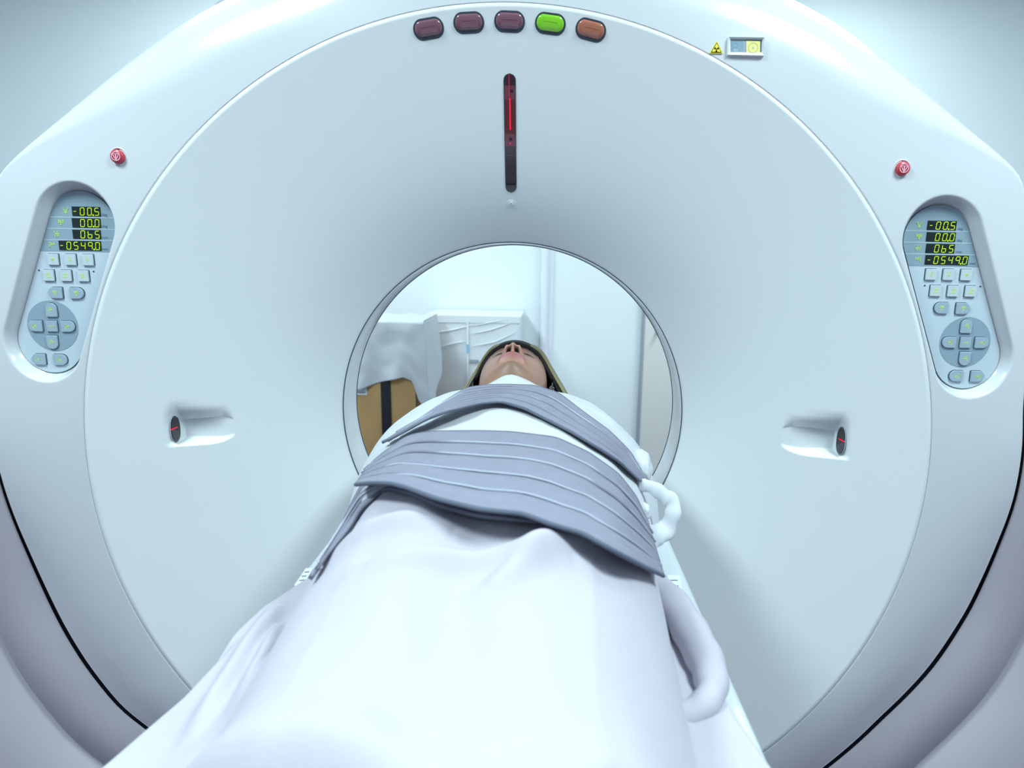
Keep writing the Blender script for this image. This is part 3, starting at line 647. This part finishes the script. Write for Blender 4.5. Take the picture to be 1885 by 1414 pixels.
for y in Ys:
    A_, F_, B__ = sminterp(y, Ak), sminterp(y, Fk), sminterp(y, Bk)
    x = A_ * np.sin(ph) ; sg = np.cos(ph)
    z = np.where(sg > 0, F_ * np.abs(sg) ** .82, -B__ * np.abs(sg) ** .9)
    front = np.clip(sg, 0, 1) ** .5
    ax_ = np.abs(x); yy = np.full_like(x, y)
    nose_r = smooth(.050, -.008, y) * smooth(-.0280, -.0150, y)
    nz = .0255 * np.exp(-np.abs(x / (.0108 + .0035 * smooth(.01, -.012, y))) ** 1.9) * nose_r + .0135 * (g_(ax_, .0162, .0066)) * smooth(.004, -.008, y) * smooth(-.0275, -.019, y)
    z = z + nz * (sg > 0)
    yl = y + 2.5 * ax_ ** 2                     # mouth corners bend down towards the chin when seen from below
    lipw = 1 - smooth(.024, .036, ax_)
    ul = g_(yl, -.0390, .0052) * lipw; ll = g_(yl, -.0525, .0054) * lipw; ml = g_(yl, -.0455, .0016) * (1 - smooth(.032, .038, ax_))
    z = z + (.0065 * ul + .0068 * ll - .0045 * ml) * (sg > 0)
    z = z + .0105 * g_(y, -.045, .024) * g_(ax_, 0, .030) * (sg > 0)
    z = z - .0055 * g_(y, -.067, .0065) * g_(ax_, 0, .024) * (sg > 0)
    z = z + .0120 * g_(y, -.086, .014) * g_(ax_, 0, .022) * (sg > 0)
    z = z - .0060 * g_(y, .020, .013) * g_(ax_, .031, .015) * (sg > 0) + .0066 * g_(y, .020, .0085) * g_(ax_, .032, .0125) * (sg > 0)
    z = z + .0045 * g_(y, .047, .009) * g_(ax_, .026, .022) * (sg > 0)
    z = z + .0005 * g_(y, -.012, .018) * g_(ax_, .045, .015) * (sg > 0)
    nost = np.exp(-(np.abs((ax_ - .0090 - .5 * (-.0225 - y)) / .0044) ** 2.4) - (np.abs((y + .0222) / .0040) ** 2.4)) * (sg > 0)
    z = z - .006 * nost
    yy = yy + .008 * nost
    nasolab = np.exp(-((ax_ - (.017 + .35 * np.clip(-.016 - y, 0, .04))) / .003) ** 2) * smooth(-.012, -.02, y) * smooth(-.056, -.045, y)
    z = z - .0016 * nasolab * (sg > 0)
    z = z + .10 * (y + .02)
    c = np.tile(skin, (len(x), 1))
    def mixc(c, col, f): f = np.clip(f, 0, 1)[:, None]; return c * (1 - f) + col * f
    c = mixc(c, stub_crease, .75 * smooth(-.07, -.085, y) * smooth(-.15, -.12, y) * g_(ax_, 0, .045) * (sg > -.2))
    c = mixc(c, stub_crease, .6 * g_(yl, -.0675, .0035) * g_(ax_, 0, .024) * (sg > 0))  # shade of the crease below the lower lip, painted into the skin colour
    c = mixc(c, pink, .6 * g_(y, -.012, .016) * g_(ax_, 0, .018) + .35 * g_(y, -.01, .025) * g_(ax_, .05, .018))
    c = mixc(c, lipc, np.clip(1.3 * (ul + ll), 0, 1) * (sg > 0)); c = mixc(c, dark * 6, .7 * ml)
    c = mixc(c, dark, 1.6 * nost)  # nostril cavities: their inner shade is painted on over the shallow dents
    c = mixc(c, dark, 1.3 * g_(y + 9 * (ax_ - .032) ** 2, .0145, .0026) * (np.abs(ax_ - .032) < .016) * (sg > 0))
    c = mixc(c, dark, 1.0 * g_(y - 4 * (ax_ - .03) ** 2 * -1, .046, .0055) * (1 - smooth(.016, .021, np.abs(ax_ - .034))) * (sg > 0))
    for i in range(len(x)): verts.append((HC[0] + x[i], HC[1] + yy[i], HC[2] + z[i]))
    cols.append(c)
b = MB(); b.grid(np.array(verts).reshape(len(Ys), len(ph), 3), M['skin'], wv=True)
nhead = len(b.v)
# ears, torso, limbs (one continuous figure with the head; covered by gown and sheets)
for sx in (-1, 1):
    b.tube([(HC[0] + sx * .074, HC[1] - .035, HC[2] - .012), (HC[0] + sx * .083, HC[1] - .02, HC[2] - .016), (HC[0] + sx * .088, HC[1] + .01, HC[2] - .022), (HC[0] + sx * .084, HC[1] + .028, HC[2] - .018), (HC[0] + sx * .075, HC[1] + .02, HC[2] - .008)], [.006, .008, .009, .008, .005], M['skin'])
sec = []
for y in (-.03, -.07, -.12, -.2, -.3, -.42, -.55, -.66, -.72):
    w_ = min(tw(y) - .015, .16 if y < -.25 else .19); h_ = thh(y) - .022
    sec.append([(w_ * math.cos(a) , y, ZT + .006 + h_ / 2 + h_ / 2 * math.sin(a)) for a in np.linspace(0, 2 * PI, 40, endpoint=False)])
b.grid(np.array(sec), M['skin'], wv=True)
for sx in (-1, 1):
    b.tube([(sx * .08, -.66, ZT + .075), (sx * .085, -.85, ZT + .066), (sx * .085, -1.1, ZT + .058), (sx * .085, -1.3, ZT + .055), (sx * .085, -1.5, ZT + .045)], [.068, .06, .048, .045, .035], M['skin'], 16)
    b.tube([(sx * .1, -1.5, ZT + .05), (sx * .12, -1.54, ZT + .09), (sx * .13, -1.55, ZT + .16)], [.036, .04, .02], M['skin'], 12)
    b.tube([(sx * .15, -.12, ZT + .10), (sx * .18, -.25, ZT + .075), (sx * .185, -.4, ZT + .05), (sx * .172, -.52, ZT + .038), (sx * .160, -.60, ZT + .034)], [.045, .040, .034, .027, .020], M['skin'], 12)
    b.tube([(sx * .160, -.59, ZT + .034), (sx * .157, -.63, ZT + .034), (sx * .155, -.67, ZT + .032)], [.022, .036, .03], M['skin'], 10, sz=.5)
    for k_, L in ((-1.5, .05), (-.5, .065), (.5, .07), (1.5, .055)):
        xx = sx * .155 + k_ * .016; b.tube([(xx, -.66, ZT + .032), (xx, -.66 - L * .5, ZT + .034), (xx, -.66 - L, ZT + .026)], [.009, .0085, .006], M['skin'], 8)
    b.tube([(sx * .135, -.62, ZT + .036), (sx * .116, -.645, ZT + .036), (sx * .108, -.67, ZT + .032)], [.012, .01, .007], M['skin'], 8)
body = b.build('body', PE)
at_ = body.data.color_attributes.new('tint', 'FLOAT_COLOR', 'POINT')
cc = np.ones((len(b.v), 4)); cc[:, :3] = skin; cc[:nhead, :3] = np.concatenate(cols); at_.data.foreach_set('color', cc.ravel())
# hair: cap with side locks
hv = []
for y in np.linspace(-.055, .128, 60):
    row = []
    for a in np.linspace(.62, 2 * PI - .62, 120):
        A_, F_, B__ = np.interp(y, Yk, Ak), np.interp(y, Yk, Fk), np.interp(y, Yk, Bk)
        k_ = 1 + .13 + .03 * noise.noise(Vector((a * 6, y * 60, 1))) ; 
        if y < .06: a2 = 1.45 + (a - .62) / (2 * PI - 1.24) * (2 * PI - 2.9)
        else: a2 = a * smooth(.05, .09, y) + (1.45 + (a - .62) / (2 * PI - 1.24) * (2 * PI - 2.9)) * (1 - smooth(.05, .09, y))
        sg = math.cos(a2)
        row.append((HC[0] + (A_ * k_ + .004) * math.sin(a2), HC[1] + y, HC[2] + ((F_ * k_ + .004) * abs(sg) ** .82 if sg > 0 else -(B__ * k_) * abs(sg) ** .9)))
    hv.append(row)
b = MB(); b.grid(np.array(hv), M['hair'])
rnd = random.Random(3)
for i in range(110):
    sx = rnd.choice((-1, 1)); y0 = rnd.uniform(-.05, .06); z0 = rnd.uniform(-.06, .0)
    p0 = (HC[0] + sx * .082, HC[1] + y0, HC[2] + z0); p1 = (HC[0] + sx * (.092 + rnd.random() * .012), HC[1] + y0 - .015 - rnd.random() * .02, HC[2] + z0 - .01 - rnd.random() * .02)
    b.tube([p0, ((p0[0] + p1[0]) / 2 + sx * .004, (p0[1] + p1[1]) / 2, (p0[2] + p1[2]) / 2 + .004), p1], [.0022, .0018, .0006], M['hair'], 5)
b.build('hair', PE, label='short black hair')
# gown with collar
ys = np.concatenate([np.linspace(.012, -.06, 20), np.linspace(-.065, -.60, 100)])
G = []
for y in ys:
    row = section(y, 0, 121)
    r2 = []
    for (x, yy, z) in row:
        k_ = math.exp(-((x + .002) / .042) ** 2) * math.exp(-((y + .028) / .030) ** 2)
        n_ = noise.noise(Vector((x * 14, y * 9, 3.1))) * .005 + noise.noise(Vector((x * 30, y * 22, 9))) * .002
        r2.append((x + n_ * .5, yy, z + .027 * k_ + n_ * min(1, (z - ZT) / .05)))
    G.append(r2)
b = MB(); b.grid(np.array(G), M['gown']); gown = b.build('gown', PE, solid=.003)
# loose gown folds: cuff lobe and knotted loop at the right of the waist
b = MB()
def lump(mb, c, r, m, seed, amp=.25, n=26):
    rows = []
    for i in range(n):
        a = PI * i / (n - 1); row = []
        for j in range(n * 2):
            p = 2 * PI * j / (n * 2); d_ = Vector((math.sin(a) * math.cos(p), math.sin(a) * math.sin(p), math.cos(a)))
            k_ = 1 + amp * noise.noise(d_ * 1.7 + Vector((seed, 0, 0))) + amp * .4 * noise.noise(d_ * 4 + Vector((seed, 5, 0)))
            row.append((c[0] + d_.x * r[0] * k_, c[1] + d_.y * r[1] * k_, c[2] + d_.z * r[2] * k_))
        rows.append(row)
    mb.grid(np.array(rows), m, wv=True)
def path(pts, y_of, n=24):
    P_ = np.array([aty(px, py, yy) for (px, py), yy in zip(pts, y_of)]); out_ = []
    m = len(P_)
    for t in np.linspace(0, m - 1, n):
        i = min(int(t), m - 2); f_ = t - i; p0, p1, p2, p3 = P_[max(i - 1, 0)], P_[i], P_[i + 1], P_[min(i + 2, m - 1)]
        out_.append(.5 * ((2 * p1) + (-p0 + p2) * f_ + (2 * p0 - 5 * p1 + 4 * p2 - p3) * f_ ** 2 + (-p0 + 3 * p1 - 3 * p2 + p3) * f_ ** 3))
    return out_
lump(b, aty(1180, 858, -.24), (.018, .05, .028), M['gown'], 2.0, .12); b.build('sleeve_fold', PE); b = MB()
pl = path([(1178, 893), (1200, 897), (1222, 912), (1238, 925), (1238, 950), (1226, 975), (1205, 985), (1192, 1000)], [-.36, -.37, -.38, -.39, -.40, -.40, -.41, -.42], 30)
b.tube(pl, [.0058 + .0022 * math.sin(PI * k_ / 29) + .0009 * math.sin(k_ * 1.3) + .0045 * float(smooth(15, 25, k_)) for k_ in range(30)], M['gown'], 14, sx=.9, sz=1.6)
b.build('knotted_tie', PE, label='loose white looped tie of the gown at the waist', sub=1)
b = MB(); lump(b, aty(1186, 942, -.39), (.010, .016, .013), M['gown'], 6.0, .12); b.build('cuff', PE)
# ------------------------------------------------------------------ straps
def res_curve(pts, n):
    P_ = np.array(pts, float); d_ = np.concatenate([[0], np.cumsum(np.hypot(*np.diff(P_, axis=0).T))]); t = np.linspace(0, d_[-1], n)
    q = np.stack([np.interp(t, d_, P_[:, 0]), np.interp(t, d_, P_[:, 1])], -1)
    for _ in range(2): q[1:-1] = (q[:-2] + 2 * q[1:-1] + q[2:]) / 4
    return q
def strap(name, top, bot, seams, off, lab, cat='strap', n=120, nb=46, lift=None, group=None):
    A_ = res_curve(top, n); B_ = res_curve(bot, n); G = np.zeros((n, nb, 3))
    for i in range(n):
        for j in range(nb):
            f_ = j / (nb - 1); q = A_[i] * (1 - f_) + B_[i] * f_
            h_ = off + (lift(i / (n - 1), f_) if lift else 0)
            e = 0
            for s in seams: e += -.0022 * math.exp(-((f_ - s) / .018) ** 2)
            e += .0018 * math.exp(-(min(abs(f_ - s) for s in list(seams) + [0, 1]) - .07) ** 2 / .004)
            e += .0012 * noise.noise(Vector((i * .09, j * .12, off * 100)))
            G[i, j] = hit(q[0], q[1], h_ + e)
    for _ in range(3): G[1:-1] = (G[:-2] + 2 * G[1:-1] + G[2:]) / 4
    root = thing(name, tuple(G[n // 2, nb // 2]), lab, cat, group)
    b = MB(); b.grid(G, M['strap']); b.build('webbing', root, solid=.004)
    b = MB()
    for j in (0, nb - 1): b.tube([tuple(p) for p in G[:, j]], .0026, M['binding'], 7)
    b.build('edge_binding', root)
    b = MB()
    for s in seams:
        j = int(round(s * (nb - 1))); pp = []
        for i in range(n):
            du = G[min(i + 1, n - 1), j] - G[max(i - 1, 0), j]; dv = G[i, min(j + 1, nb - 1)] - G[i, j - 1]; nn = np.cross(du, dv); nn /= (np.linalg.norm(nn) + 1e-9)
            if nn @ (CAM - G[i, j]) < 0: nn = -nn
            pp.append(tuple(G[i, j] + nn * .0034))
        b.tube(pp, .0013, M['piping'], 6)
    b.build('stitched_piping', root)
    return G
U_top = [(741, 792), (786, 765), (814, 743), (859, 715), (895, 710), (932, 709), (987, 711), (1029, 725), (1070, 757), (1122, 795), (1160, 833), (1186, 880)]
U_bot = [(705, 814), (741, 796), (786, 771), (828, 756), (880, 743), (921, 739), (966, 752), (1018, 778), (1053, 796), (1105, 827), (1140, 850), (1180, 886)]
strap('chest_strap', U_top, U_bot, (.28, .52, .78), .008, 'narrower blue-grey quilted strap lying across the chest near the chin', lift=lambda a, f_: .016 * math.exp(-((a - .25) / .16) ** 2))
U2_top = [(720, 806), (760, 784), (800, 762), (850, 748), (900, 742), (945, 746), (1000, 764), (1053, 792), (1095, 816)]
U2_bot = [(716, 812), (760, 790), (806, 768), (853, 754), (903, 747), (948, 751), (1002, 771), (1053, 798), (1097, 820)]
L_top = [(676, 862), (700, 840), (722, 824), (746, 806), (770, 799), (798, 796), (883, 795), (943, 797), (1024, 807), (1084, 835), (1137, 873), (1169, 914), (1193, 966)]
L_bot = [(655, 892), (672, 890), (689, 889), (720, 890), (750, 898), (802, 918), (883, 938), (963, 946), (1016, 966), (1072, 982), (1137, 1018), (1185, 1043), (1221, 1060)]
# the lower layer of the belly strap: crescent under the front edge and the tail running down on the left
K_top = [(600, 1022), (622, 985), (645, 935), (668, 890), (720, 875), (800, 905), (880, 930), (950, 940), (1000, 955)]
K_bot = [(570, 1066), (600, 1025), (632, 985), (668, 935), (710, 899), (760, 910), (812, 934), (880, 950), (993, 962)]
strap('under_strap', K_top, K_bot, (.5,), .006, 'blue-grey strap underneath the wide belly strap, its tail hanging down the left side', n=90, nb=20)
strap('belly_strap', L_top, L_bot, (.17, .34, .55, .77), .019, 'widest blue-grey quilted strap across the belly with five stitched bands', nb=60, lift=lambda a, f_: .010 * f_ ** 3 - .012 * float(smooth(.82, 1, a)))
# ------------------------------------------------------------------ head holder and head strap
ho = thing('head_holder', (HC[0], HC[1], ZT), 'beige curved head cradle under the patient\'s head', 'head rest')
def ucurve(hw, zlow, ztop, n=30, flare=0):
    pts = []
    for k_ in np.linspace(-1, 1, n):
        a = k_ * PI / 2; pts.append((HC[0] + hw * math.copysign(abs(math.sin(a)) ** .7, k_) , HC[2] + zlow + (ztop - zlow) * (1 - math.cos(a) ** .8)))
    return pts
b = MB(); g = []
for y, k_ in ((-.02, .96), (.0, 1), (.14, 1), (.17, .95)):
    g.append([(HC[0] + (x - HC[0]) * k_, HC[1] + y - .03, z) for x, z in ucurve(.112, -.108, -.035)])
b.grid(np.array(g), M['beige']); b.build('cradle_shell', ho, solid=.006)
b = MB(); g = []
for y, k_ in ((-.015, .96), (.0, 1), (.13, 1), (.16, .95)):
    g.append([(HC[0] + (x - HC[0]) * k_, HC[1] + y - .03, z) for x, z in ucurve(.104, -.100, -.03)])
b.grid(np.array(g), M['foam']); b.build('foam_lining', ho, solid=.008)
b = MB(); b.box((HC[0], HC[1] + .06, ZT + .018), (.10, .24, .03), M['grey']); b.build('bracket', ho)
hs = thing('head_strap', (HC[0], HC[1] + .06, HC[2] + .09), 'beige and black head strap stretched over the patient\'s forehead', 'strap')
def tent(off, n=60, wl=.118, side=False):
    # forehead arc joined by straight runs to the cradle rims
    pts = []; ra_, rz_ = .083 + off, .0955 + off
    for a in np.linspace(-62, 62, 31): pts.append((ra_ * math.sin(math.radians(a)), rz_ * math.cos(math.radians(a))))
    L = [(-wl - off, -.035)] ; R_ = [(wl + off, -.035)]
    l0 = pts[0]; left = [(L[0][0] + (l0[0] - L[0][0]) * t, L[0][1] + (l0[1] - L[0][1]) * t) for t in np.linspace(0, .94, 12)]
    r0 = pts[-1]; right = [(r0[0] + (R_[0][0] - r0[0]) * t, r0[1] + (R_[0][1] - r0[1]) * t) for t in np.linspace(.06, 1, 12)]
    P3 = left + pts + right
    if side: P3 = [(x * (1 + .035 * float(smooth(.07, .118, abs(x)))), z - .0085 * (1 - float(smooth(.02, .062, abs(x))))) for x, z in P3]
    return P3
def band(off, ya, yb, m, thick, name):
    b = MB(); g = []
    for t in np.linspace(0, 1, 8):
        row = []
        for i, (x, z) in enumerate(tent(off, side=name == 'outer_band')):
            e = abs(x) / .12; y0 = ya - .06 * max(0, e - .5); y1 = yb
            row.append((HC[0] + x, HC[1] + y0 + (y1 - y0) * t, HC[2] + z))
        g.append(row)
    b.grid(np.array(g), m); b.build(name, hs, solid=thick)
band(.0070, .062, .105, M['beige'], .005, 'outer_band')
band(-.0005, .056, .10, M['foam'], .010, 'foam_pad')
# ------------------------------------------------------------------ blanket
BL = thing('white_sheet', (0, -.85, ZT), 'white cotton sheet covering the patient from belly to legs, front edge lifted', 'sheet')
ys = np.linspace(-.47, -1.24, 240); us = np.linspace(-1, 1, 260)
G = np.zeros((len(ys), len(us), 3))
LE = [(-.40, -.235), (-.47, -.262), (-.55, -.290), (-.65, -.305), (-.72, -.315), (-.80, -.335), (-.90, -.36), (-1.24, -.37)]
REd = [(-.40, .20), (-.47, .215), (-.55, .235), (-.62, .25), (-.75, .262), (-.85, .285), (-1.24, .31)]
def li(T_, y): return np.interp(-y, [-a for a, _ in T_], [v_ for _, v_ in T_])
def fold(x, y, x0, y0, x1, y1, h_, w0=None):
    return foldr(x, y, x0, y0, x1, y1, h_, w0)
def foldr(x, y, x0, y0, x1, y1, w_, h_):
    dx, dy = x1 - x0, y1 - y0; L2 = dx * dx + dy * dy; t = np.clip(((x - x0) * dx + (y - y0) * dy) / L2, 0, 1)
    d_ = np.hypot(x - x0 - dx * t, y - y0 - dy * t); return h_ * np.exp(-(d_ / w_) ** 2) * np.sin(PI * np.clip(t, .02, .98)) ** .4
for i, y in enumerate(ys):
    xl, xr = li(LE, y), li(REd, y)
    hc = float(np.interp(-y, [.40, .5, .6, .7, .8, .9, 1.0, 1.1, 1.24], [.190, .192, .186, .178, .168, .16, .158, .15, .14]))
    bw = float(np.interp(-y, [.40, .6, .8, 1.24], [.20, .205, .21, .215]))
    for j, u in enumerate(us):
        x = xl + (xr - xl) * (u + 1) / 2
        w_, h_ = tw(y) + .004, thh(y) + .0045
        core = h_ * max(0, 1 - (abs(x) / w_) ** NE) ** (1 / ME)
        ed = xl if x < 0 else xr; rr_ = max(0, min(1, (abs(x) - w_ * .55) / (abs(ed) - w_ * .55)))
        skirt = h_ * .80 * (1 - rr_) ** 1.9
        m_ = .02; z = .5 * (core + skirt + math.hypot(core - skirt, m_)) - m_ * .5 * min(1, abs(1 - rr_) * 0 + 1)
        z -= .012 * math.exp(-(x / .035) ** 2) * smooth(-.6, -.75, y)
        z += float(smooth(-.60, -.72, y)) * .006 * noise.noise(Vector((x * 9, y * 5, .3))) + float(smooth(-.55, -.66, y)) * .003 * noise.noise(Vector((x * 22, y * 16, 4.3)))
        G[i, j] = (x, y, z)
Xg, Yg, Zg = G[..., 0], G[..., 1], G[..., 2]
for f_ in ((-.20, -.50, -.02, -.54, .010, .006), (-.18, -.56, .0, -.57, .012, .006), (-.16, -.66, -.02, -.70, .014, .007), (-.10, -.76, .10, -.74, .016, .008), (.04, -.66, .15, -.60, .012, .007),
           (-.27, -.56, -.24, -.80, .014, .012), (-.24, -.62, -.20, -.80, .010, .009), (.12, -.52, .14, -.66, .010, .008), (-.05, -.62, .06, -.66, .012, .006), (.02, -.80, .12, -.68, .014, .008)):
    Zg += foldr(Xg, Yg, *f_[:5], f_[5] * 1.9)
# lifted front edge: a long ridge crossing the legs, dropping away behind it towards the feet
cr = sum(np.interp(Xg + d_, [-.36, -.24, -.11, -.03, .06, .11, .17, .3], [-.87, -.90, -.945, -.965, -1.02, -.955, -.975, -.99]) for d_ in (-.03, -.015, 0, .015, .03)) / 5
Zg += (.012 + .028 * smooth(.12, .28, -Xg)) * np.exp(-((Yg - cr) / .03) ** 2) - .085 * smooth(-.005, .12, cr - Yg) * smooth(-.36, -.16, Xg)
# hanging sides
side = np.abs(us)[None, :] * np.ones_like(Xg)
Zg += np.where((us[None, :] < 0), -.05 * smooth(.93, 1.0, side) * smooth(-.60, -.72, Yg) * 1.0, 0)
Zg = Zg
G[..., 2] = Zg + ZT + .004
b = MB(); b.grid(G, M['sheet']); b.build('main_cloth', BL, solid=.003)
pl = path([(1166, 1050), (1195, 1072), (1232, 1105), (1262, 1150), (1290, 1200), (1308, 1245), (1305, 1285), (1270, 1312), (1215, 1322), (1150, 1315)], [-.50, -.52, -.56, -.60, -.65, -.69, -.72, -.745, -.77, -.79], 44)
b = MB(); b.tube(pl, [.014 + .009 * math.sin(PI * min(1, k_ / 30)) - .006 * max(0, (k_ - 32) / 11) + .0012 * math.sin(k_ * 1.3) for k_ in range(44)], M['sheet'], 16); b.build('rolled_edge', BL, sub=1)
# ------------------------------------------------------------------ objects seen through the bore
def W2(px, py, y): return aty(px, py, y)
yw = 2.0
a = W2(776, 583, yw); c = W2(956, 583, yw); top = a[2]
wb = thing('wrapped_carton', ((a[0] + c[0]) / 2, yw + .2, 0), 'pale carton wrapped in clear plastic film, behind the patient\'s head', 'box')
b = MB(); w_ = c[0] - a[0]
g = []
for z in np.linspace(0, top, 60):
    row = []
    for (x, y) in rrect((a[0] + c[0]) / 2, yw + .22, w_, .44, .015, 4):
        row.append((x + .003 * noise.noise(Vector((z * 5, x * 7, 0))), y + .004 * noise.noise(Vector((z * 9 + x * 3, x * 4, 2))), z))
    g.append(row)
b.grid(np.array(g), M['film'], wv=True); b.add(g[-1], [tuple(range(len(g[-1])))], M['film']); b.build('film_cover', wb)
b = MB(); b.prism([(a[0] - .003, top - .030), (c[0] + .003, top - .026), (c[0] + .008, top + .008), (a[0] + .015, top + .010), (a[0] - .004, top + .0)], yw - .004, yw + .43, M['film'], .004); b.build('lid', wb)
b = MB()
for (p0, p1, p2) in (((862, 615), (905, 607), (950, 592)), ((862, 638), (910, 630), (950, 612)), ((800, 612), (840, 606), (880, 596)), ((868, 600), (900, 594), (935, 588)), ((800, 640), (835, 632), (862, 628))):
    P3 = [W2(*q, yw - .004) for q in (p0, p1, p2)]; b.tube([P3[0], (P3[0] + P3[1]) / 2 + np.array([0, 0, -.002]), P3[1], (P3[1] + P3[2]) / 2, P3[2]], [.0005, .0022, .003, .0022, .0005], M['film'], 8)
b.build('film_creases', wb)
q0, q1 = W2(861, 590, yw - .006), W2(861, 720, yw - .006)
b = MB(); b.box(((q0[0] + q1[0]) / 2, yw - .006, (q0[2] + q1[2]) / 2), (.012, .003, q0[2] - q1[2]), M['paper']); q = W2(861, 641, yw); b.box((q[0], yw - .009, q[2]), (.010, .003, .045), M['bluetape'])
q = W2(873, 665, yw); b.box((q[0], yw - .006, q[2]), (.05, .003, .016), M['grey']); b.build('tape_strip', wb)
yc = 1.5
a = W2(600, 592, yc); c = W2(762, 592, yc); top = a[2]; w_ = c[0] - a[0]
cb = thing('cardboard_box', ((a[0] + c[0]) / 2, yc + .2, 0), 'tall brown cardboard box with a black band, draped with a white cloth', 'box')
b = MB(); b.box(((a[0] + c[0]) / 2, yc + .22, top / 2), (w_, .44, top), M['card']); b.build('carton', cb)
q = W2(711, 740, yc); b = MB(); b.box((q[0], yc + .22, top / 2), (.044, .452, top + .004), M['cardtop']); b.build('packing_band', cb)
q = W2(664, 713, yc); b = MB(); b.box((q[0], yc - .002, q[2]), (.055, .003, .07), M['paper']); b.box((q[0], yc - .004, q[2] - .024), (.05, .002, .006), M['grey']); b.build('shipping_label', cb)
b = MB(); e0 = c[0] - .0
# cloth over the box
b = MB(); zl = []
us = np.linspace(0, 1, 90); hem = np.interp(us, [0, .35, .62, .78, .86, .93, 1], [.30, .31, .27, .25, .27, .36, .42])
g = []
for k_ in np.linspace(0, 1, 70):
    row = []
    for i, u in enumerate(us):
        x = a[0] + (c[0] + .035 - a[0]) * u + .012 * math.sin(u * 9) * k_
        over = max(0, u - .93) / .07
        if k_ < .3: y = yc + .40 - (k_ / .3) * .415; z = top + .008 + .003 * math.sin(u * 20)
        else:
            t = (k_ - .3) / .7; y = yc - .016 - .012 * math.sin(u * 17 + t * 2) * t - .006 * noise.noise(Vector((u * 8, t * 4, 0))); z = top + .006 - hem[i] * t
        row.append((x + .03 * over * k_, y, z - .0 * over))
    g.append(row)
g2 = []
for k_ in np.linspace(0, 1, 30):
    g2.append([(c[0] + .036 + .03 * k_ + .006 * math.sin(v * 11) * k_ + .006 * math.sin(v * 4), yc - .012 + v * .42, top + .008 - k_ * (.44 - .22 * v)) for v in np.linspace(0, 1, 40)])
b.grid(np.array(g), M['gown']); b.grid(np.array(g2), M['gown']); tag(b.build('draped_cloth', solid=.003), 'white cloth draped over the top of the cardboard box', 'cloth')
